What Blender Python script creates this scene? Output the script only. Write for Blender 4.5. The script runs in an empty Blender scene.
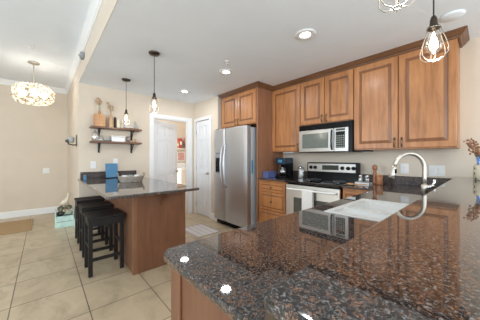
import bpy, bmesh, math, random
from mathutils import Vector, Matrix
random.seed(7)
S = bpy.context.scene
COL = S.collection

# ------------------------------------------------------------------ camera, world, exposure, window light
cam_d = bpy.data.cameras.new('camera')
cam_d.sensor_width = 36.0
cam_d.lens = 36.0 * 220.5 / 480.0
cam_d.shift_y = -2.1 / 480.0
cam_d.clip_start = 0.02
cam = bpy.data.objects.new('camera', cam_d)
COL.objects.link(cam)
cam.location = (0, 0, 1.237)
cam.rotation_euler = (math.radians(90), 0, -math.radians(41.7))
S.camera = cam

S.view_settings.view_transform = 'Standard'
S.view_settings.look = 'None'
S.view_settings.gamma = 1.0
S.view_settings.use_curve_mapping = False
S.view_settings.exposure = 0.32
S.cycles.max_bounces = 10
S.cycles.diffuse_bounces = 6
S.cycles.glossy_bounces = 5
S.cycles.transmission_bounces = 8
S.cycles.sample_clamp_indirect = 6.0
S.cycles.caustics_reflective = False
S.cycles.caustics_refractive = False

W = bpy.data.worlds.new('world')
S.world = W
W.use_nodes = True
W.node_tree.nodes['Background'].inputs[0].default_value = (0.86, 0.93, 1.0, 1)
W.node_tree.nodes['Background'].inputs[1].default_value = 1.2


def area(name, loc, rot, sx, sy, power, color, shape='RECTANGLE'):
    d = bpy.data.lights.new(name, 'AREA')
    d.shape = shape
    d.size = sx
    if shape in ('RECTANGLE', 'ELLIPSE'):
        d.size_y = sy
    d.energy = power
    d.color = color
    o = bpy.data.objects.new(name, d)
    o.location = loc
    o.rotation_euler = rot
    COL.objects.link(o)
    return o


HP = math.pi / 2
# daylight through the windows of the dining side (left wall and the wall behind the camera)
area('window_daylight', (-3.40, 2.9, 1.62), (0, -HP, 0), 1.5, 2.0, 56, (0.74, 0.88, 1.0))
area('window_daylight', (-3.40, -1.6, 1.62), (0, -HP, 0), 1.5, 2.2, 60, (0.74, 0.88, 1.0))
area('patio_daylight', (-1.0, -3.05, 1.2), (HP, 0, 0), 2.6, 2.0, 100, (0.76, 0.89, 1.0))
area('added_kitchen_daylight', (2.55, -3.05, 1.5), (HP, 0, 0), 1.1, 1.3, 36, (0.76, 0.89, 1.0))  # added unseen window, placed so its reflection misses the island splash
# added fill lamp that brightens the laundry room, no window there
area('laundry_fill', (0.62, 5.5, 1.6), (0, -HP, 0), 1.2, 1.2, 45, (0.95, 0.98, 1.0))

# ------------------------------------------------------------------ materials
def new_mat(name):
    m = bpy.data.materials.new(name)
    m.use_nodes = True
    nt = m.node_tree
    return m, nt, nt.nodes['Principled BSDF']


def setv(b, **k):
    names = {'color': 'Base Color', 'rough': 'Roughness', 'metal': 'Metallic', 'spec': 'Specular IOR Level', 'ior': 'IOR',
             'trans': 'Transmission Weight', 'coat': 'Coat Weight', 'coat_rough': 'Coat Roughness', 'alpha': 'Alpha',
             'emit': 'Emission Color', 'emit_s': 'Emission Strength', 'sheen': 'Sheen Weight', 'subs': 'Subsurface Weight'}
    for a, v in k.items():
        i = b.inputs[names[a]]
        i.default_value = (*v, 1) if isinstance(v, tuple) and len(v) == 3 else v


def N(nt, t, **k):
    n = nt.nodes.new(t)
    for a, v in k.items():
        if a.startswith('i_'):
            n.inputs[a[2:].replace('_', ' ')].default_value = v
        else:
            setattr(n, a, v)
    return n


def coords(nt, scale=(1, 1, 1), loc=(0, 0, 0), kind='Object'):
    tc = N(nt, 'ShaderNodeTexCoord')
    mp = N(nt, 'ShaderNodeMapping')
    mp.inputs['Scale'].default_value = scale
    mp.inputs['Location'].default_value = loc
    nt.links.new(tc.outputs[kind], mp.inputs[0])
    return mp.outputs[0]


def ramp(nt, src, stops, interp='LINEAR'):
    r = N(nt, 'ShaderNodeValToRGB')
    r.color_ramp.interpolation = interp
    e = r.color_ramp.elements
    while len(e) < len(stops):
        e.new(0.5)
    for i, (p, c) in enumerate(stops):
        e[i].position = p
        e[i].color = (*c, 1)
    nt.links.new(src, r.inputs[0])
    return r.outputs[0]


def mix(nt, fac, a, b, mode='MIX'):
    n = N(nt, 'ShaderNodeMix', data_type='RGBA', blend_type=mode)
    for sock, v in ((n.inputs[0], fac), (n.inputs[6], a), (n.inputs[7], b)):
        if isinstance(v, (int, float)):
            sock.default_value = v
        elif isinstance(v, tuple):
            sock.default_value = (*v, 1)
        else:
            nt.links.new(v, sock)
    return n.outputs[2]


def bump(nt, b, src, strength=0.2, dist=0.002):
    n = N(nt, 'ShaderNodeBump')
    n.inputs['Strength'].default_value = strength
    n.inputs['Distance'].default_value = dist
    nt.links.new(src, n.inputs['Height'])
    nt.links.new(n.outputs[0], b.inputs['Normal'])


def plain(name, color, rough=0.5, var=0.06, scale=12.0, **k):
    """a plain surface with slight procedural mottling"""
    m, nt, b = new_mat(name)
    setv(b, color=color, rough=rough, **k)
    if var:
        n = N(nt, 'ShaderNodeTexNoise')
        n.inputs['Scale'].default_value = scale
        n.inputs['Detail'].default_value = 4
        nt.links.new(coords(nt), n.inputs['Vector'])
        c0 = tuple(max(0, c * (1 - var)) for c in color)
        c1 = tuple(min(1, c * (1 + var)) for c in color)
        nt.links.new(ramp(nt, n.outputs[0], [(0.3, c0), (0.7, c1)]), b.inputs['Base Color'])
    return m


def wood(name, dark, mid, light, rough=0.38, along='Z', coat=0.12, scale=1.0, coat_rough=0.2):
    m, nt, b = new_mat(name)
    sc = {'Z': (9, 9, 0.9), 'Y': (9, 0.9, 9), 'X': (0.9, 9, 9)}[along]
    sc = tuple(s * scale for s in sc)
    v = coords(nt, sc)
    n = N(nt, 'ShaderNodeTexNoise')
    n.inputs['Scale'].default_value = 2.2
    n.inputs['Detail'].default_value = 7
    n.inputs['Roughness'].default_value = 0.6
    n.inputs['Distortion'].default_value = 0.6
    nt.links.new(v, n.inputs['Vector'])
    n2 = N(nt, 'ShaderNodeTexNoise')
    n2.inputs['Scale'].default_value = 2.5
    n2.inputs['Detail'].default_value = 3
    nt.links.new(coords(nt), n2.inputs['Vector'])
    c = ramp(nt, n.outputs[0], [(0.25, dark), (0.5, mid), (0.78, light)])
    blot = ramp(nt, n2.outputs[0], [(0.3, (0.86, 0.82, 0.78)), (0.7, (1.06, 1.05, 1.04))])
    c = mix(nt, 1.0, c, blot, 'MULTIPLY')
    nt.links.new(c, b.inputs['Base Color'])
    setv(b, rough=rough, coat=coat, coat_rough=coat_rough)
    bump(nt, b, n.outputs[0], 0.08, 0.001)
    return m


def granite(name, rough=0.03, ior=1.62, coat=0.3):
    m, nt, b = new_mat(name)
    v = coords(nt)

    def noise(scale, detail, rough_, dist=0.0):
        n = N(nt, 'ShaderNodeTexNoise')
        n.inputs['Scale'].default_value = scale
        n.inputs['Detail'].default_value = detail
        n.inputs['Roughness'].default_value = rough_
        n.inputs['Distortion'].default_value = dist
        nt.links.new(v, n.inputs['Vector'])
        return n.outputs[0]
    # black and grey crystals
    grain = ramp(nt, noise(125, 5, 0.78, 0.4), [(0.40, (0.007, 0.0065, 0.007)), (0.49, (0.022, 0.020, 0.020)), (0.56, (0.085, 0.081, 0.081)), (0.65, (0.30, 0.285, 0.275))])
    # brown feldspar patches
    tan = ramp(nt, noise(210, 4, 0.7), [(0.38, (0.030, 0.017, 0.012)), (0.50, (0.105, 0.056, 0.037)), (0.63, (0.29, 0.18, 0.13))])
    f = ramp(nt, noise(66, 4, 0.65, 0.8), [(0.51, (0, 0, 0)), (0.57, (1, 1, 1))])
    c = mix(nt, f, grain, tan)
    nt.links.new(c, b.inputs['Base Color'])
    setv(b, rough=rough, ior=ior, coat=coat, coat_rough=0.02)
    return m


def metal(name, color, rough=0.25, brushed=None):
    m, nt, b = new_mat(name)
    setv(b, color=color, metal=1.0, rough=rough)
    n = N(nt, 'ShaderNodeTexNoise')
    n.inputs['Scale'].default_value = 3
    n.inputs['Detail'].default_value = 5
    nt.links.new(coords(nt, brushed or (20, 20, 20)), n.inputs['Vector'])
    r = N(nt, 'ShaderNodeMapRange')
    r.inputs['To Min'].default_value = max(0.02, rough - 0.02)
    r.inputs['To Max'].default_value = rough + 0.03
    nt.links.new(n.outputs[0], r.inputs['Value'])
    nt.links.new(r.outputs[0], b.inputs['Roughness'])
    return m


def glassy(name, color=(1, 1, 1), rough=0.02, alpha=0.25):
    """thin clear glass: see-through with a glossy skin"""
    m, nt, b = new_mat(name)
    b = N(nt, 'ShaderNodeBsdfGlossy')
    b.inputs[0].default_value = (*color, 1)
    b.inputs['Roughness'].default_value = rough + 0.04
    tr = N(nt, 'ShaderNodeBsdfTransparent')
    tr.inputs[0].default_value = (*color, 1)
    lw = N(nt, 'ShaderNodeLayerWeight')
    lw.inputs[0].default_value = 0.35
    mr = N(nt, 'ShaderNodeMapRange')
    mr.inputs['To Min'].default_value = alpha * 0.5
    mr.inputs['To Max'].default_value = min(1.0, alpha * 2.6)
    nt.links.new(lw.outputs['Facing'], mr.inputs['Value'])
    ms = N(nt, 'ShaderNodeMixShader')
    nt.links.new(mr.outputs[0], ms.inputs[0])
    nt.links.new(tr.outputs[0], ms.inputs[1])
    nt.links.new(b.outputs[0], ms.inputs[2])
    nt.links.new(ms.outputs[0], nt.nodes['Material Output'].inputs[0])
    return m


def glow(name, color, strength):
    m, nt, b = new_mat(name)
    setv(b, color=(0.9, 0.9, 0.9), emit=color, emit_s=strength)
    return m


M = {}
M['wall'] = plain('tan_wall_paint', (0.70, 0.605, 0.495), 0.75, 0.02, 3)
M['ceil'] = plain('ceiling_paint', (0.83, 0.885, 0.95), 0.85, 0.015, 4)
M['white'] = plain('white_trim_paint', (0.84, 0.84, 0.83), 0.4, 0.015, 5)
M['door_white'] = plain('white_door_paint', (0.80, 0.80, 0.81), 0.42, 0.015, 5)
M['maple'] = wood('maple_cabinet', (0.29, 0.118, 0.042), (0.46, 0.200, 0.074), (0.57, 0.275, 0.112))
M['glaze'] = wood('maple_glaze', (0.19, 0.078, 0.034), (0.25, 0.108, 0.046), (0.31, 0.14, 0.062))
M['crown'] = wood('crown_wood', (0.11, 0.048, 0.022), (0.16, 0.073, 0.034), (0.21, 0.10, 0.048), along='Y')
M['island'] = wood('island_panel_wood', (0.145, 0.063, 0.033), (0.19, 0.085, 0.045), (0.235, 0.11, 0.06), rough=0.42)
M['stile'] = wood('island_stile_wood', (0.19, 0.088, 0.047), (0.235, 0.112, 0.06), (0.28, 0.138, 0.076), rough=0.42)
M['granite'] = granite('brown_granite')
M['granite_splash'] = granite('brown_granite_honed', 0.4, 1.4, 0.0)
M['side_wood'] = wood('side_panel_wood', (0.22, 0.100, 0.054), (0.30, 0.140, 0.076), (0.37, 0.18, 0.10), rough=0.45)
M['dark_wood'] = wood('dark_bar_wood', (0.035, 0.022, 0.014), (0.05, 0.032, 0.021), (0.07, 0.045, 0.03), rough=0.5, coat=0.0)
M['steel'] = metal('stainless_steel', (0.60, 0.61, 0.63), 0.40, (60, 60, 1.5))
M['steel_h'] = metal('stainless_steel_horizontal', (0.50, 0.48, 0.45), 0.34, (60, 1.5, 60))
M['nickel'] = metal('brushed_nickel', (0.54, 0.50, 0.44), 0.40)
M['chrome'] = metal('chrome', (0.8, 0.8, 0.82), 0.08)
M['bronze'] = metal('dark_bronze', (0.10, 0.08, 0.065), 0.35)
M['knob'] = metal('antique_knob', (0.16, 0.12, 0.09), 0.35)
M['fridge_side'] = plain('fridge_side_grey', (0.42, 0.44, 0.46), 0.4, 0.02, 40)
M['black'] = plain('black_plastic', (0.008, 0.008, 0.009), 0.25, 0.1, spec=0.12)
M['black_matte'] = plain('black_matte', (0.02, 0.02, 0.021), 0.55, 0.1)
M['black_glass'] = plain('black_glass', (0.012, 0.013, 0.015), 0.06, 0.0, coat=1.0)
M['oven_glass'] = plain('oven_window_glass', (0.10, 0.10, 0.085), 0.08, 0.1)
M['micro_glass'] = plain('microwave_window', (0.16, 0.18, 0.16), 0.14, 0.05)
M['lcd'] = plain('range_display', (0.05, 0.06, 0.05), 0.15, 0.1)
M['porcelain'] = plain('white_porcelain', (0.74, 0.74, 0.73), 0.12, 0.01)
M['white_plastic'] = plain('white_plastic', (0.80, 0.80, 0.79), 0.35, 0.01)
M['enamel'] = plain('white_enamel', (0.82, 0.81, 0.78), 0.25, 0.01)
M['oven_front'] = metal('oven_front_steel', (0.80, 0.77, 0.71), 0.42, (60, 1.5, 60))
M['cage'] = metal('pale_wire', (0.36, 0.33, 0.29), 0.4)
M['espresso'] = wood('black_stained_wood', (0.008, 0.007, 0.0065), (0.014, 0.011, 0.010), (0.022, 0.018, 0.016), rough=0.5, coat=0.0)
M['espresso'].node_tree.nodes['Principled BSDF'].inputs['Specular IOR Level'].default_value = 0.3
M['cord'] = plain('black_cord', (0.02, 0.02, 0.02), 0.5, 0)
M['bulb'] = glow('bulb_glow', (1.0, 0.86, 0.64), 9.0)
M['bulb_soft'] = glow('chandelier_bulb_glow', (1.0, 0.93, 0.82), 10.0)
M['led'] = glow('recessed_lens_glow', (1.0, 0.98, 0.95), 7.0)
M['glass'] = glassy('clear_glass', (1, 1, 1), 0.02, 0.2)
M['bulb_glass'] = glassy('bulb_glass', (1, 0.97, 0.92), 0.02, 0.2)
M['shelf'] = wood('walnut_shelf_board', (0.12, 0.055, 0.03), (0.19, 0.09, 0.05), (0.28, 0.15, 0.09), rough=0.5, along='X')
M['iron'] = plain('black_iron', (0.02, 0.019, 0.018), 0.5, 0.1)
M['oak'] = wood('light_oak', (0.46, 0.23, 0.10), (0.58, 0.32, 0.155), (0.66, 0.40, 0.21), rough=0.5)
M['pale_oak'] = wood('pale_wood', (0.48, 0.29, 0.16), (0.58, 0.38, 0.23), (0.66, 0.46, 0.3), rough=0.55)
M['copper'] = wood('red_wood', (0.26, 0.095, 0.04), (0.37, 0.15, 0.066), (0.46, 0.21, 0.1), rough=0.3)
M['straw'] = plain('dried_straw', (0.50, 0.36, 0.20), 0.8, 0.2, 40)
M['dry_red'] = plain('dried_rust_petals', (0.30, 0.135, 0.075), 0.85, 0.3, 60)
M['dry_tan'] = plain('dried_tan_petals', (0.52, 0.37, 0.24), 0.85, 0.2, 60)
M['blue'] = plain('blue_cover', (0.055, 0.20, 0.36), 0.45, 0.1)
M['blue_box'] = plain('blue_violet_card', (0.10, 0.13, 0.30), 0.5, 0.15, 30)
M['teal_gloss'] = plain('blue_black_gloss', (0.012, 0.035, 0.06), 0.12, 0.2)
M['paper'] = plain('paper', (0.80, 0.76, 0.66), 0.7, 0.05)
M['cream'] = plain('cream_ceramic', (0.74, 0.66, 0.52), 0.35, 0.04)
M['mint'] = plain('mint_painted_wood', (0.52, 0.70, 0.64), 0.6, 0.12, 14)
M['dark_green'] = plain('dark_green_glaze', (0.035, 0.042, 0.036), 0.25, 0.3, 18)
M['olive'] = plain('olive_gourd', (0.12, 0.13, 0.085), 0.45, 0.35, 14)
M['pale_green'] = plain('pale_green_gourd', (0.40, 0.42, 0.32), 0.5, 0.3, 14)
M['cloth'] = plain('white_cotton', (0.80, 0.80, 0.79), 0.9, 0.03, 60)
M['wicker'] = plain('grey_wicker', (0.36, 0.31, 0.26), 0.7, 0.35, 60)
M['grey_ceramic'] = plain('grey_ceramic', (0.36, 0.38, 0.37), 0.4, 0.1)
M['red'] = plain('red_card', (0.45, 0.07, 0.05), 0.5, 0.2)
M['orange'] = plain('orange_card', (0.62, 0.25, 0.09), 0.5, 0.2)
M['pink'] = plain('pink_card', (0.65, 0.36, 0.32), 0.5, 0.15)
M['grey_green'] = plain('grey_green_tin', (0.20, 0.22, 0.19), 0.5, 0.2)
M['sensor'] = plain('grey_sensor_plastic', (0.30, 0.31, 0.33), 0.5, 0.05)


def floor_mat():
    m, nt, b = new_mat('beige_floor_tile')
    T = 0.485
    v = coords(nt, (1 / T, 1 / T, 1), ((0.275 - 0.28) / T, (2.05 - 2.13) / T, 0))
    br = N(nt, 'ShaderNodeTexBrick')
    br.offset = 0.0
    br.squash = 1.0
    br.inputs['Scale'].default_value = 1.0
    br.inputs['Brick Width'].default_value = 1.0
    br.inputs['Row Height'].default_value = 1.0
    br.inputs['Mortar Size'].default_value = 0.009
    br.inputs['Mortar Smooth'].default_value = 0.2
    br.inputs['Color1'].default_value = (0.50, 0.395, 0.265, 1)
    br.inputs['Color2'].default_value = (0.56, 0.45, 0.31, 1)
    br.inputs['Mortar'].default_value = (0.15, 0.12, 0.085, 1)
    nt.links.new(v, br.inputs['Vector'])
    n = N(nt, 'ShaderNodeTexNoise')
    n.inputs['Scale'].default_value = 5.5
    n.inputs['Detail'].default_value = 8
    n.inputs['Roughness'].default_value = 0.62
    n.inputs['Distortion'].default_value = 0.8
    nt.links.new(coords(nt, (1, 0.6, 1)), n.inputs['Vector'])
    mott = ramp(nt, n.outputs[0], [(0.28, (0.72, 0.69, 0.63)), (0.5, (1, 1, 1)), (0.75, (1.16, 1.15, 1.12))])
    c = mix(nt, 1.0, br.outputs['Color'], mott, 'MULTIPLY')
    nt.links.new(c, b.inputs['Base Color'])
    setv(b, rough=0.3, spec=0.45)
    bump(nt, b, br.outputs['Fac'], -0.25, 0.002)
    return m


M['floor'] = floor_mat()


def weave_mat(name, c0, c1, c2, sx, sy):
    m, nt, b = new_mat(name)
    w = N(nt, 'ShaderNodeTexWave')
    w.inputs['Scale'].default_value = sx
    w.inputs['Distortion'].default_value = 1.5
    nt.links.new(coords(nt), w.inputs['Vector'])
    w2 = N(nt, 'ShaderNodeTexWave', bands_direction='Y')
    w2.inputs['Scale'].default_value = sy
    w2.inputs['Distortion'].default_value = 1.0
    nt.links.new(coords(nt), w2.inputs['Vector'])
    a = ramp(nt, w.outputs[0], [(0.2, c0), (0.7, c1)])
    c = mix(nt, w2.outputs['Fac'], a, c2)
    nt.links.new(c, b.inputs['Base Color'])
    setv(b, rough=0.95)
    bump(nt, b, w.outputs['Fac'], 0.5, 0.004)
    return m


M['jute'] = weave_mat('jute_weave', (0.36, 0.23, 0.11), (0.50, 0.34, 0.18), (0.44, 0.29, 0.15), 14, 9)
M['rug'] = weave_mat('pale_rug_weave', (0.50, 0.46, 0.45), (0.72, 0.69, 0.67), (0.64, 0.60, 0.59), 3.2, 5)


def leafy_mat():
    m, nt, b = new_mat('cream_leaf_print')
    vo = N(nt, 'ShaderNodeTexVoronoi')
    vo.inputs['Scale'].default_value = 42
    vo.inputs['Randomness'].default_value = 0.9
    nt.links.new(coords(nt, (1, 1, 0.6)), vo.inputs['Vector'])
    c = ramp(nt, vo.outputs['Distance'], [(0.22, (0.07, 0.065, 0.05)), (0.33, (0.66, 0.60, 0.46))])
    nt.links.new(c, b.inputs['Base Color'])
    setv(b, rough=0.25)
    return m


M['leaf_print'] = leafy_mat()
M['blue_glass'] = glassy('pale_blue_glass', (0.72, 0.82, 0.95), 0.03, 0.4)


def shell_mat():
    m, nt, b = new_mat('woven_cream_strands')
    setv(b, color=(0.88, 0.85, 0.80), rough=0.6)
    tl = N(nt, 'ShaderNodeBsdfTranslucent')
    tl.inputs[0].default_value = (0.90, 0.86, 0.79, 1)
    ms = N(nt, 'ShaderNodeMixShader')
    ms.inputs[0].default_value = 0.55
    nt.links.new(b.outputs[0], ms.inputs[1])
    nt.links.new(tl.outputs[0], ms.inputs[2])
    nt.links.new(ms.outputs[0], nt.nodes['Material Output'].inputs[0])
    return m


M['shell'] = shell_mat()

# ------------------------------------------------------------------ mesh builder
WL = {}          # world location of every thing and part origin


class MB:
    """collects shapes, in world coordinates, into one mesh"""

    def __init__(self):
        self.bm = bmesh.new()

    def _merge(self, t, mi=0, smooth=False):
        vm = {v: self.bm.verts.new(v.co) for v in t.verts}
        for f in t.faces:
            try:
                nf = self.bm.faces.new([vm[v] for v in f.verts])
            except ValueError:
                continue
            nf.material_index = mi
            nf.smooth = smooth or f.smooth
        t.free()

    def box(self, x0, x1, y0, y1, z0, z1, bev=0.0, seg=2, mi=0, rot=None):
        t = bmesh.new()
        x0, x1 = sorted((x0, x1)); y0, y1 = sorted((y0, y1)); z0, z1 = sorted((z0, z1))
        bmesh.ops.create_cube(t, size=1)
        for v in t.verts:
            v.co = Vector(((x0 + x1) / 2 + v.co.x * (x1 - x0), (y0 + y1) / 2 + v.co.y * (y1 - y0), (z0 + z1) / 2 + v.co.z * (z1 - z0)))
        if bev:
            bmesh.ops.bevel(t, geom=t.edges[:], offset=bev, segments=seg, affect='EDGES', profile=0.5)
        if rot:
            c, ang, ax = rot
            bmesh.ops.rotate(t, cent=Vector(c), matrix=Matrix.Rotation(ang, 3, ax), verts=t.verts[:])
        self._merge(t, mi)
        return self

    def rings(self, rings, mi=0, smooth=True, cap0=True, cap1=True, closed=False, mis=None):
        bm = self.bm
        rv = [[bm.verts.new(p) for p in r] for r in rings]
        n = len(rv[0])
        pairs = list(range(len(rv) - 1)) + ([len(rv) - 1] if closed else [])
        for i in pairs:
            a, b = rv[i], rv[(i + 1) % len(rv)]
            for k in range(n):
                q = [a[k], a[(k + 1) % n], b[(k + 1) % n], b[k]]
                try:
                    f = bm.faces.new(q)
                    f.smooth = smooth
                    f.material_index = mis[i] if mis else mi
                except ValueError:
                    pass
        if not closed:
            for on, r, rev in ((cap0, rv[0], True), (cap1, rv[-1], False)):
                if on:
                    try:
                        f = bm.faces.new(r[::-1] if rev else r)
                        f.material_index = (mis[0] if rev else mis[-1]) if mis else mi
                    except ValueError:
                        pass
        return self

    def tube(self, pts, r, n=8, closed=False, mi=0, cap=True):
        pts = [Vector(p) for p in pts]
        rr = r if isinstance(r, (list, tuple)) else [r] * len(pts)
        rings = []
        up = None
        m = len(pts)
        for i, p in enumerate(pts):
            a = pts[i - 1] if (i > 0 or closed) else p
            c = pts[(i + 1) % m] if (i < m - 1 or closed) else p
            d = (c - a)
            d = d.normalized() if d.length > 1e-9 else Vector((0, 0, 1))
            if up is None:
                up = Vector((0, 0, 1)) if abs(d.z) < 0.9 else Vector((1, 0, 0))
            s = d.cross(up).normalized()
            up = s.cross(d).normalized()
            rings.append([p + (s * math.cos(2 * math.pi * k / n) + up * math.sin(2 * math.pi * k / n)) * rr[i] for k in range(n)])
        return self.rings(rings, mi, True, cap, cap, closed)

    def cyl(self, p0, p1, r0, r1=None, n=20, mi=0):
        return self.tube([p0, p1], [r0, r0 if r1 is None else r1], n, mi=mi)

    def lathe(self, prof, c=(0, 0, 0), n=24, mi=0, axis='Z', cap0=True, cap1=True):
        rings = []
        for r, z in prof:
            ring = []
            for k in range(n):
                a = 2 * math.pi * k / n
                x, y = r * math.cos(a), r * math.sin(a)
                if axis == 'Z':
                    q = (c[0] + x, c[1] + y, c[2] + z)
                elif axis == 'X':
                    q = (c[0] + z, c[1] + x, c[2] + y)
                else:
                    q = (c[0] + y, c[1] + z, c[2] + x)
                ring.append(q)
            rings.append(ring)
        return self.rings(rings, mi, True, cap0, cap1)

    def ball(self, c, rx, ry=None, rz=None, n=16, m=10, mi=0):
        ry = rx if ry is None else ry
        rz = rx if rz is None else rz
        t = bmesh.new()
        bmesh.ops.create_uvsphere(t, u_segments=n, v_segments=m, radius=1)
        for v in t.verts:
            v.co = Vector((c[0] + v.co.x * rx, c[1] + v.co.y * ry, c[2] + v.co.z * rz))
        self._merge(t, mi, True)
        return self

    def prism(self, poly, z0, z1, bev=0.0, seg=2, mi=0):
        """horizontal slab with the outline poly (list of xy)"""
        t = bmesh.new()
        lo = [t.verts.new((x, y, z0)) for x, y in poly]
        hi = [t.verts.new((x, y, z1)) for x, y in poly]
        n = len(poly)
        t.faces.new(lo[::-1]); t.faces.new(hi)
        for k in range(n):
            t.faces.new([lo[k], lo[(k + 1) % n], hi[(k + 1) % n], hi[k]])
        bmesh.ops.recalc_face_normals(t, faces=t.faces[:])
        if bev:
            ed = [e for e in t.edges if abs(e.verts[0].co.z - e.verts[1].co.z) < 1e-6]
            bmesh.ops.bevel(t, geom=ed, offset=bev, segments=seg, affect='EDGES', profile=0.5)
        self._merge(t, mi)
        return self

    def extrude(self, poly, origin, u, v, w, length, mi=0):
        """polygon (a,b) in the plane u,v at origin, extruded by length along w"""
        o, u, v, w = Vector(origin), Vector(u), Vector(v), Vector(w)
        A = [o + u * a + v * b for a, b in poly]
        B = [p + w * length for p in A]
        return self.rings([A, B], mi, False)

    def sweep(self, path, prof, mi=0):
        """profile (offset to the right of the path, z) along an xy polyline, mitred"""
        P = [Vector((p[0], p[1])) for p in path]
        rings = []
        for i, p in enumerate(P):
            ds = []
            if i > 0:
                ds.append((P[i] - P[i - 1]).normalized())
            if i < len(P) - 1:
                ds.append((P[i + 1] - P[i]).normalized())
            ns = [Vector((d.y, -d.x)) for d in ds]
            m = ns[0] if len(ns) == 1 else (ns[0] + ns[1]) / (1 + ns[0].dot(ns[1]))
            rings.append([Vector((p.x + m.x * o, p.y + m.y * o, z)) for o, z in prof])
        return self.rings(rings, mi, False)

    def panel(self, o, w, h, u, v, prof, mis, t=0.02):
        """cabinet door: nested rectangles of (inset, depth) on plane u,v, origin o, thickness t"""
        o, u, v = Vector(o), Vector(u), Vector(v)
        n = u.cross(v)
        rings = []
        for ins, dep in [(0, -t)] + prof:
            rings.append([o + u * a + v * b + n * dep for a, b in ((ins, ins), (w - ins, ins), (w - ins, h - ins), (ins, h - ins))])
        return self.rings(rings, smooth=False, mis=[0] + mis)

    def build(self, name, mats, parent=None, smooth_angle=None):
        bm = self.bm
        bmesh.ops.recalc_face_normals(bm, faces=bm.faces[:])
        xs = [v.co for v in bm.verts]
        if parent is not None:
            L = WL[parent]
        else:
            lo = [min(p[i] for p in xs) for i in range(3)]
            hi = [max(p[i] for p in xs) for i in range(3)]
            L = Vector(((lo[0] + hi[0]) / 2, (lo[1] + hi[1]) / 2, lo[2]))
        for v in bm.verts:
            v.co -= L
        me = bpy.data.meshes.new(name)
        bm.to_mesh(me)
        bm.free()
        for m in (mats if isinstance(mats, (list, tuple)) else [mats]):
            me.materials.append(M[m])
        ob = bpy.data.objects.new(name, me)
        COL.objects.link(ob)
        if parent is not None:
            ob.parent = parent
        else:
            ob.location = L
        WL[ob] = L
        return ob


def thing(name, loc, label, cat, group=None):
    o = bpy.data.objects.new(name, None)
    o.empty_display_size = 0.05
    COL.objects.link(o)
    o.location = loc
    WL[o] = Vector(loc)
    return tag(o, label, cat, group)


def tag(o, label, cat, group=None):
    o['label'] = label
    o['category'] = cat
    if group:
        o['group'] = group
    return o


def struct(o):
    o['kind'] = 'structure'
    return o


def copy_tree(o, parent=None):
    c = o.copy()
    COL.objects.link(c)
    if parent is not None:
        c.parent = parent
    for ch in list(o.children):
        copy_tree(ch, c)
    return c


def move_copy(src, delta, label):
    c = copy_tree(src)
    c.location = Vector(src.location) + Vector(delta)
    WL[c] = c.location.copy()
    c['label'] = label
    return c


def rounded(poly, radii, n=6):
    """xy polygon with rounded corners"""
    out = []
    k = len(poly)
    for i in range(k):
        p = Vector(poly[i]); a = Vector(poly[i - 1]); b = Vector(poly[(i + 1) % k])
        r = radii[i] if isinstance(radii, (list, tuple)) else radii
        if r <= 0:
            out.append(tuple(p)); continue
        da, db = (a - p).normalized(), (b - p).normalized()
        ang = da.angle(db)
        L = r / math.tan(ang / 2)
        c = p + (da + db).normalized() * (r / math.sin(ang / 2))
        s, e = p + da * L - c, p + db * L - c
        for j in range(n + 1):
            f = j / n
            v = s.lerp(e, f).normalized() * r
            out.append((c.x + v.x, c.y + v.y))
    return out


FX = ((0, -1, 0), (0, 0, 1))      # faces -X
FY = ((1, 0, 0), (0, 0, 1))       # faces -Y
GY = ((-1, 0, 0), (0, 0, 1))      # faces +Y
GX = ((0, 1, 0), (0, 0, 1))       # faces +X

DOOR_P = [(0, -0.004), (0.004, 0), (0.058, 0), (0.061, -0.008), (0.066, -0.009), (0.094, -0.002), (0.097, -0.0015)]
DOOR_M = [0, 0, 0, 1, 1, 0, 0]
DRAW_P = [(0, -0.004), (0.004, 0), (0.026, 0), (0.029, -0.006), (0.035, -0.007), (0.046, -0.001)]
DRAW_M = [0, 0, 0, 1, 1, 0]

KY = 4.40        # kitchen face of the far wall
WX = 3.25        # face of the cabinet wall
CE = 2.45        # kitchen ceiling
DC = 2.83        # dining ceiling
DY = 6.56        # dining far wall
LX = -3.35       # dining left wall
BY = -3.0        # wall behind the camera
HX = 0.425        # header / wall end

# ------------------------------------------------------------------ the setting
struct(MB().box(LX - 0.1, 4.0, BY - 0.1, 7.2, -0.12, 0).build('floor', 'floor'))
struct(MB().box(HX + 0.006, 4.0, BY - 0.1, KY + 0.1, CE, CE + 0.1).build('ceiling', 'ceil'))
struct(MB().box(LX - 0.1, HX - 0.001, BY - 0.1, DY + 0.1, DC, DC + 0.1).build('ceiling_dining', 'ceil'))
struct(MB().box(HX, HX + 0.005, BY, KY, CE, DC + 0.1).box(HX, HX + 0.1, KY, DY, CE + 0.1, DC + 0.1).build('wall_header', 'wall'))
struct(MB().box(HX, 1.62, KY, KY + 0.1, 0, CE).box(2.40, 2.54, KY, KY + 0.1, 0, CE).box(1.62, 2.40, KY, KY + 0.1, 2.04, CE)
       .box(HX, HX + 0.1, KY + 0.1, DY, 0, CE + 0.1).build('wall_far', 'wall'))
struct(MB().box(LX - 0.1, HX + 0.1, DY, DY + 0.1, 0, DC).build('wall_dining', 'wall'))
struct(MB().box(WX, WX + 0.1, BY, 3.6, 0, CE).build('wall_right', 'wall'))
# pantry box beside the refrigerator
struct(MB().box(2.54, 2.64, 3.50, 3.78, 0, CE).box(2.54, 2.64, 4.33, KY + 0.1, 0, CE).box(2.54, 2.64, 3.78, 4.33, 2.04, CE)
       .box(2.64, WX, 3.50, 3.60, 0, CE).build('wall_pantry', 'wall'))
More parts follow.
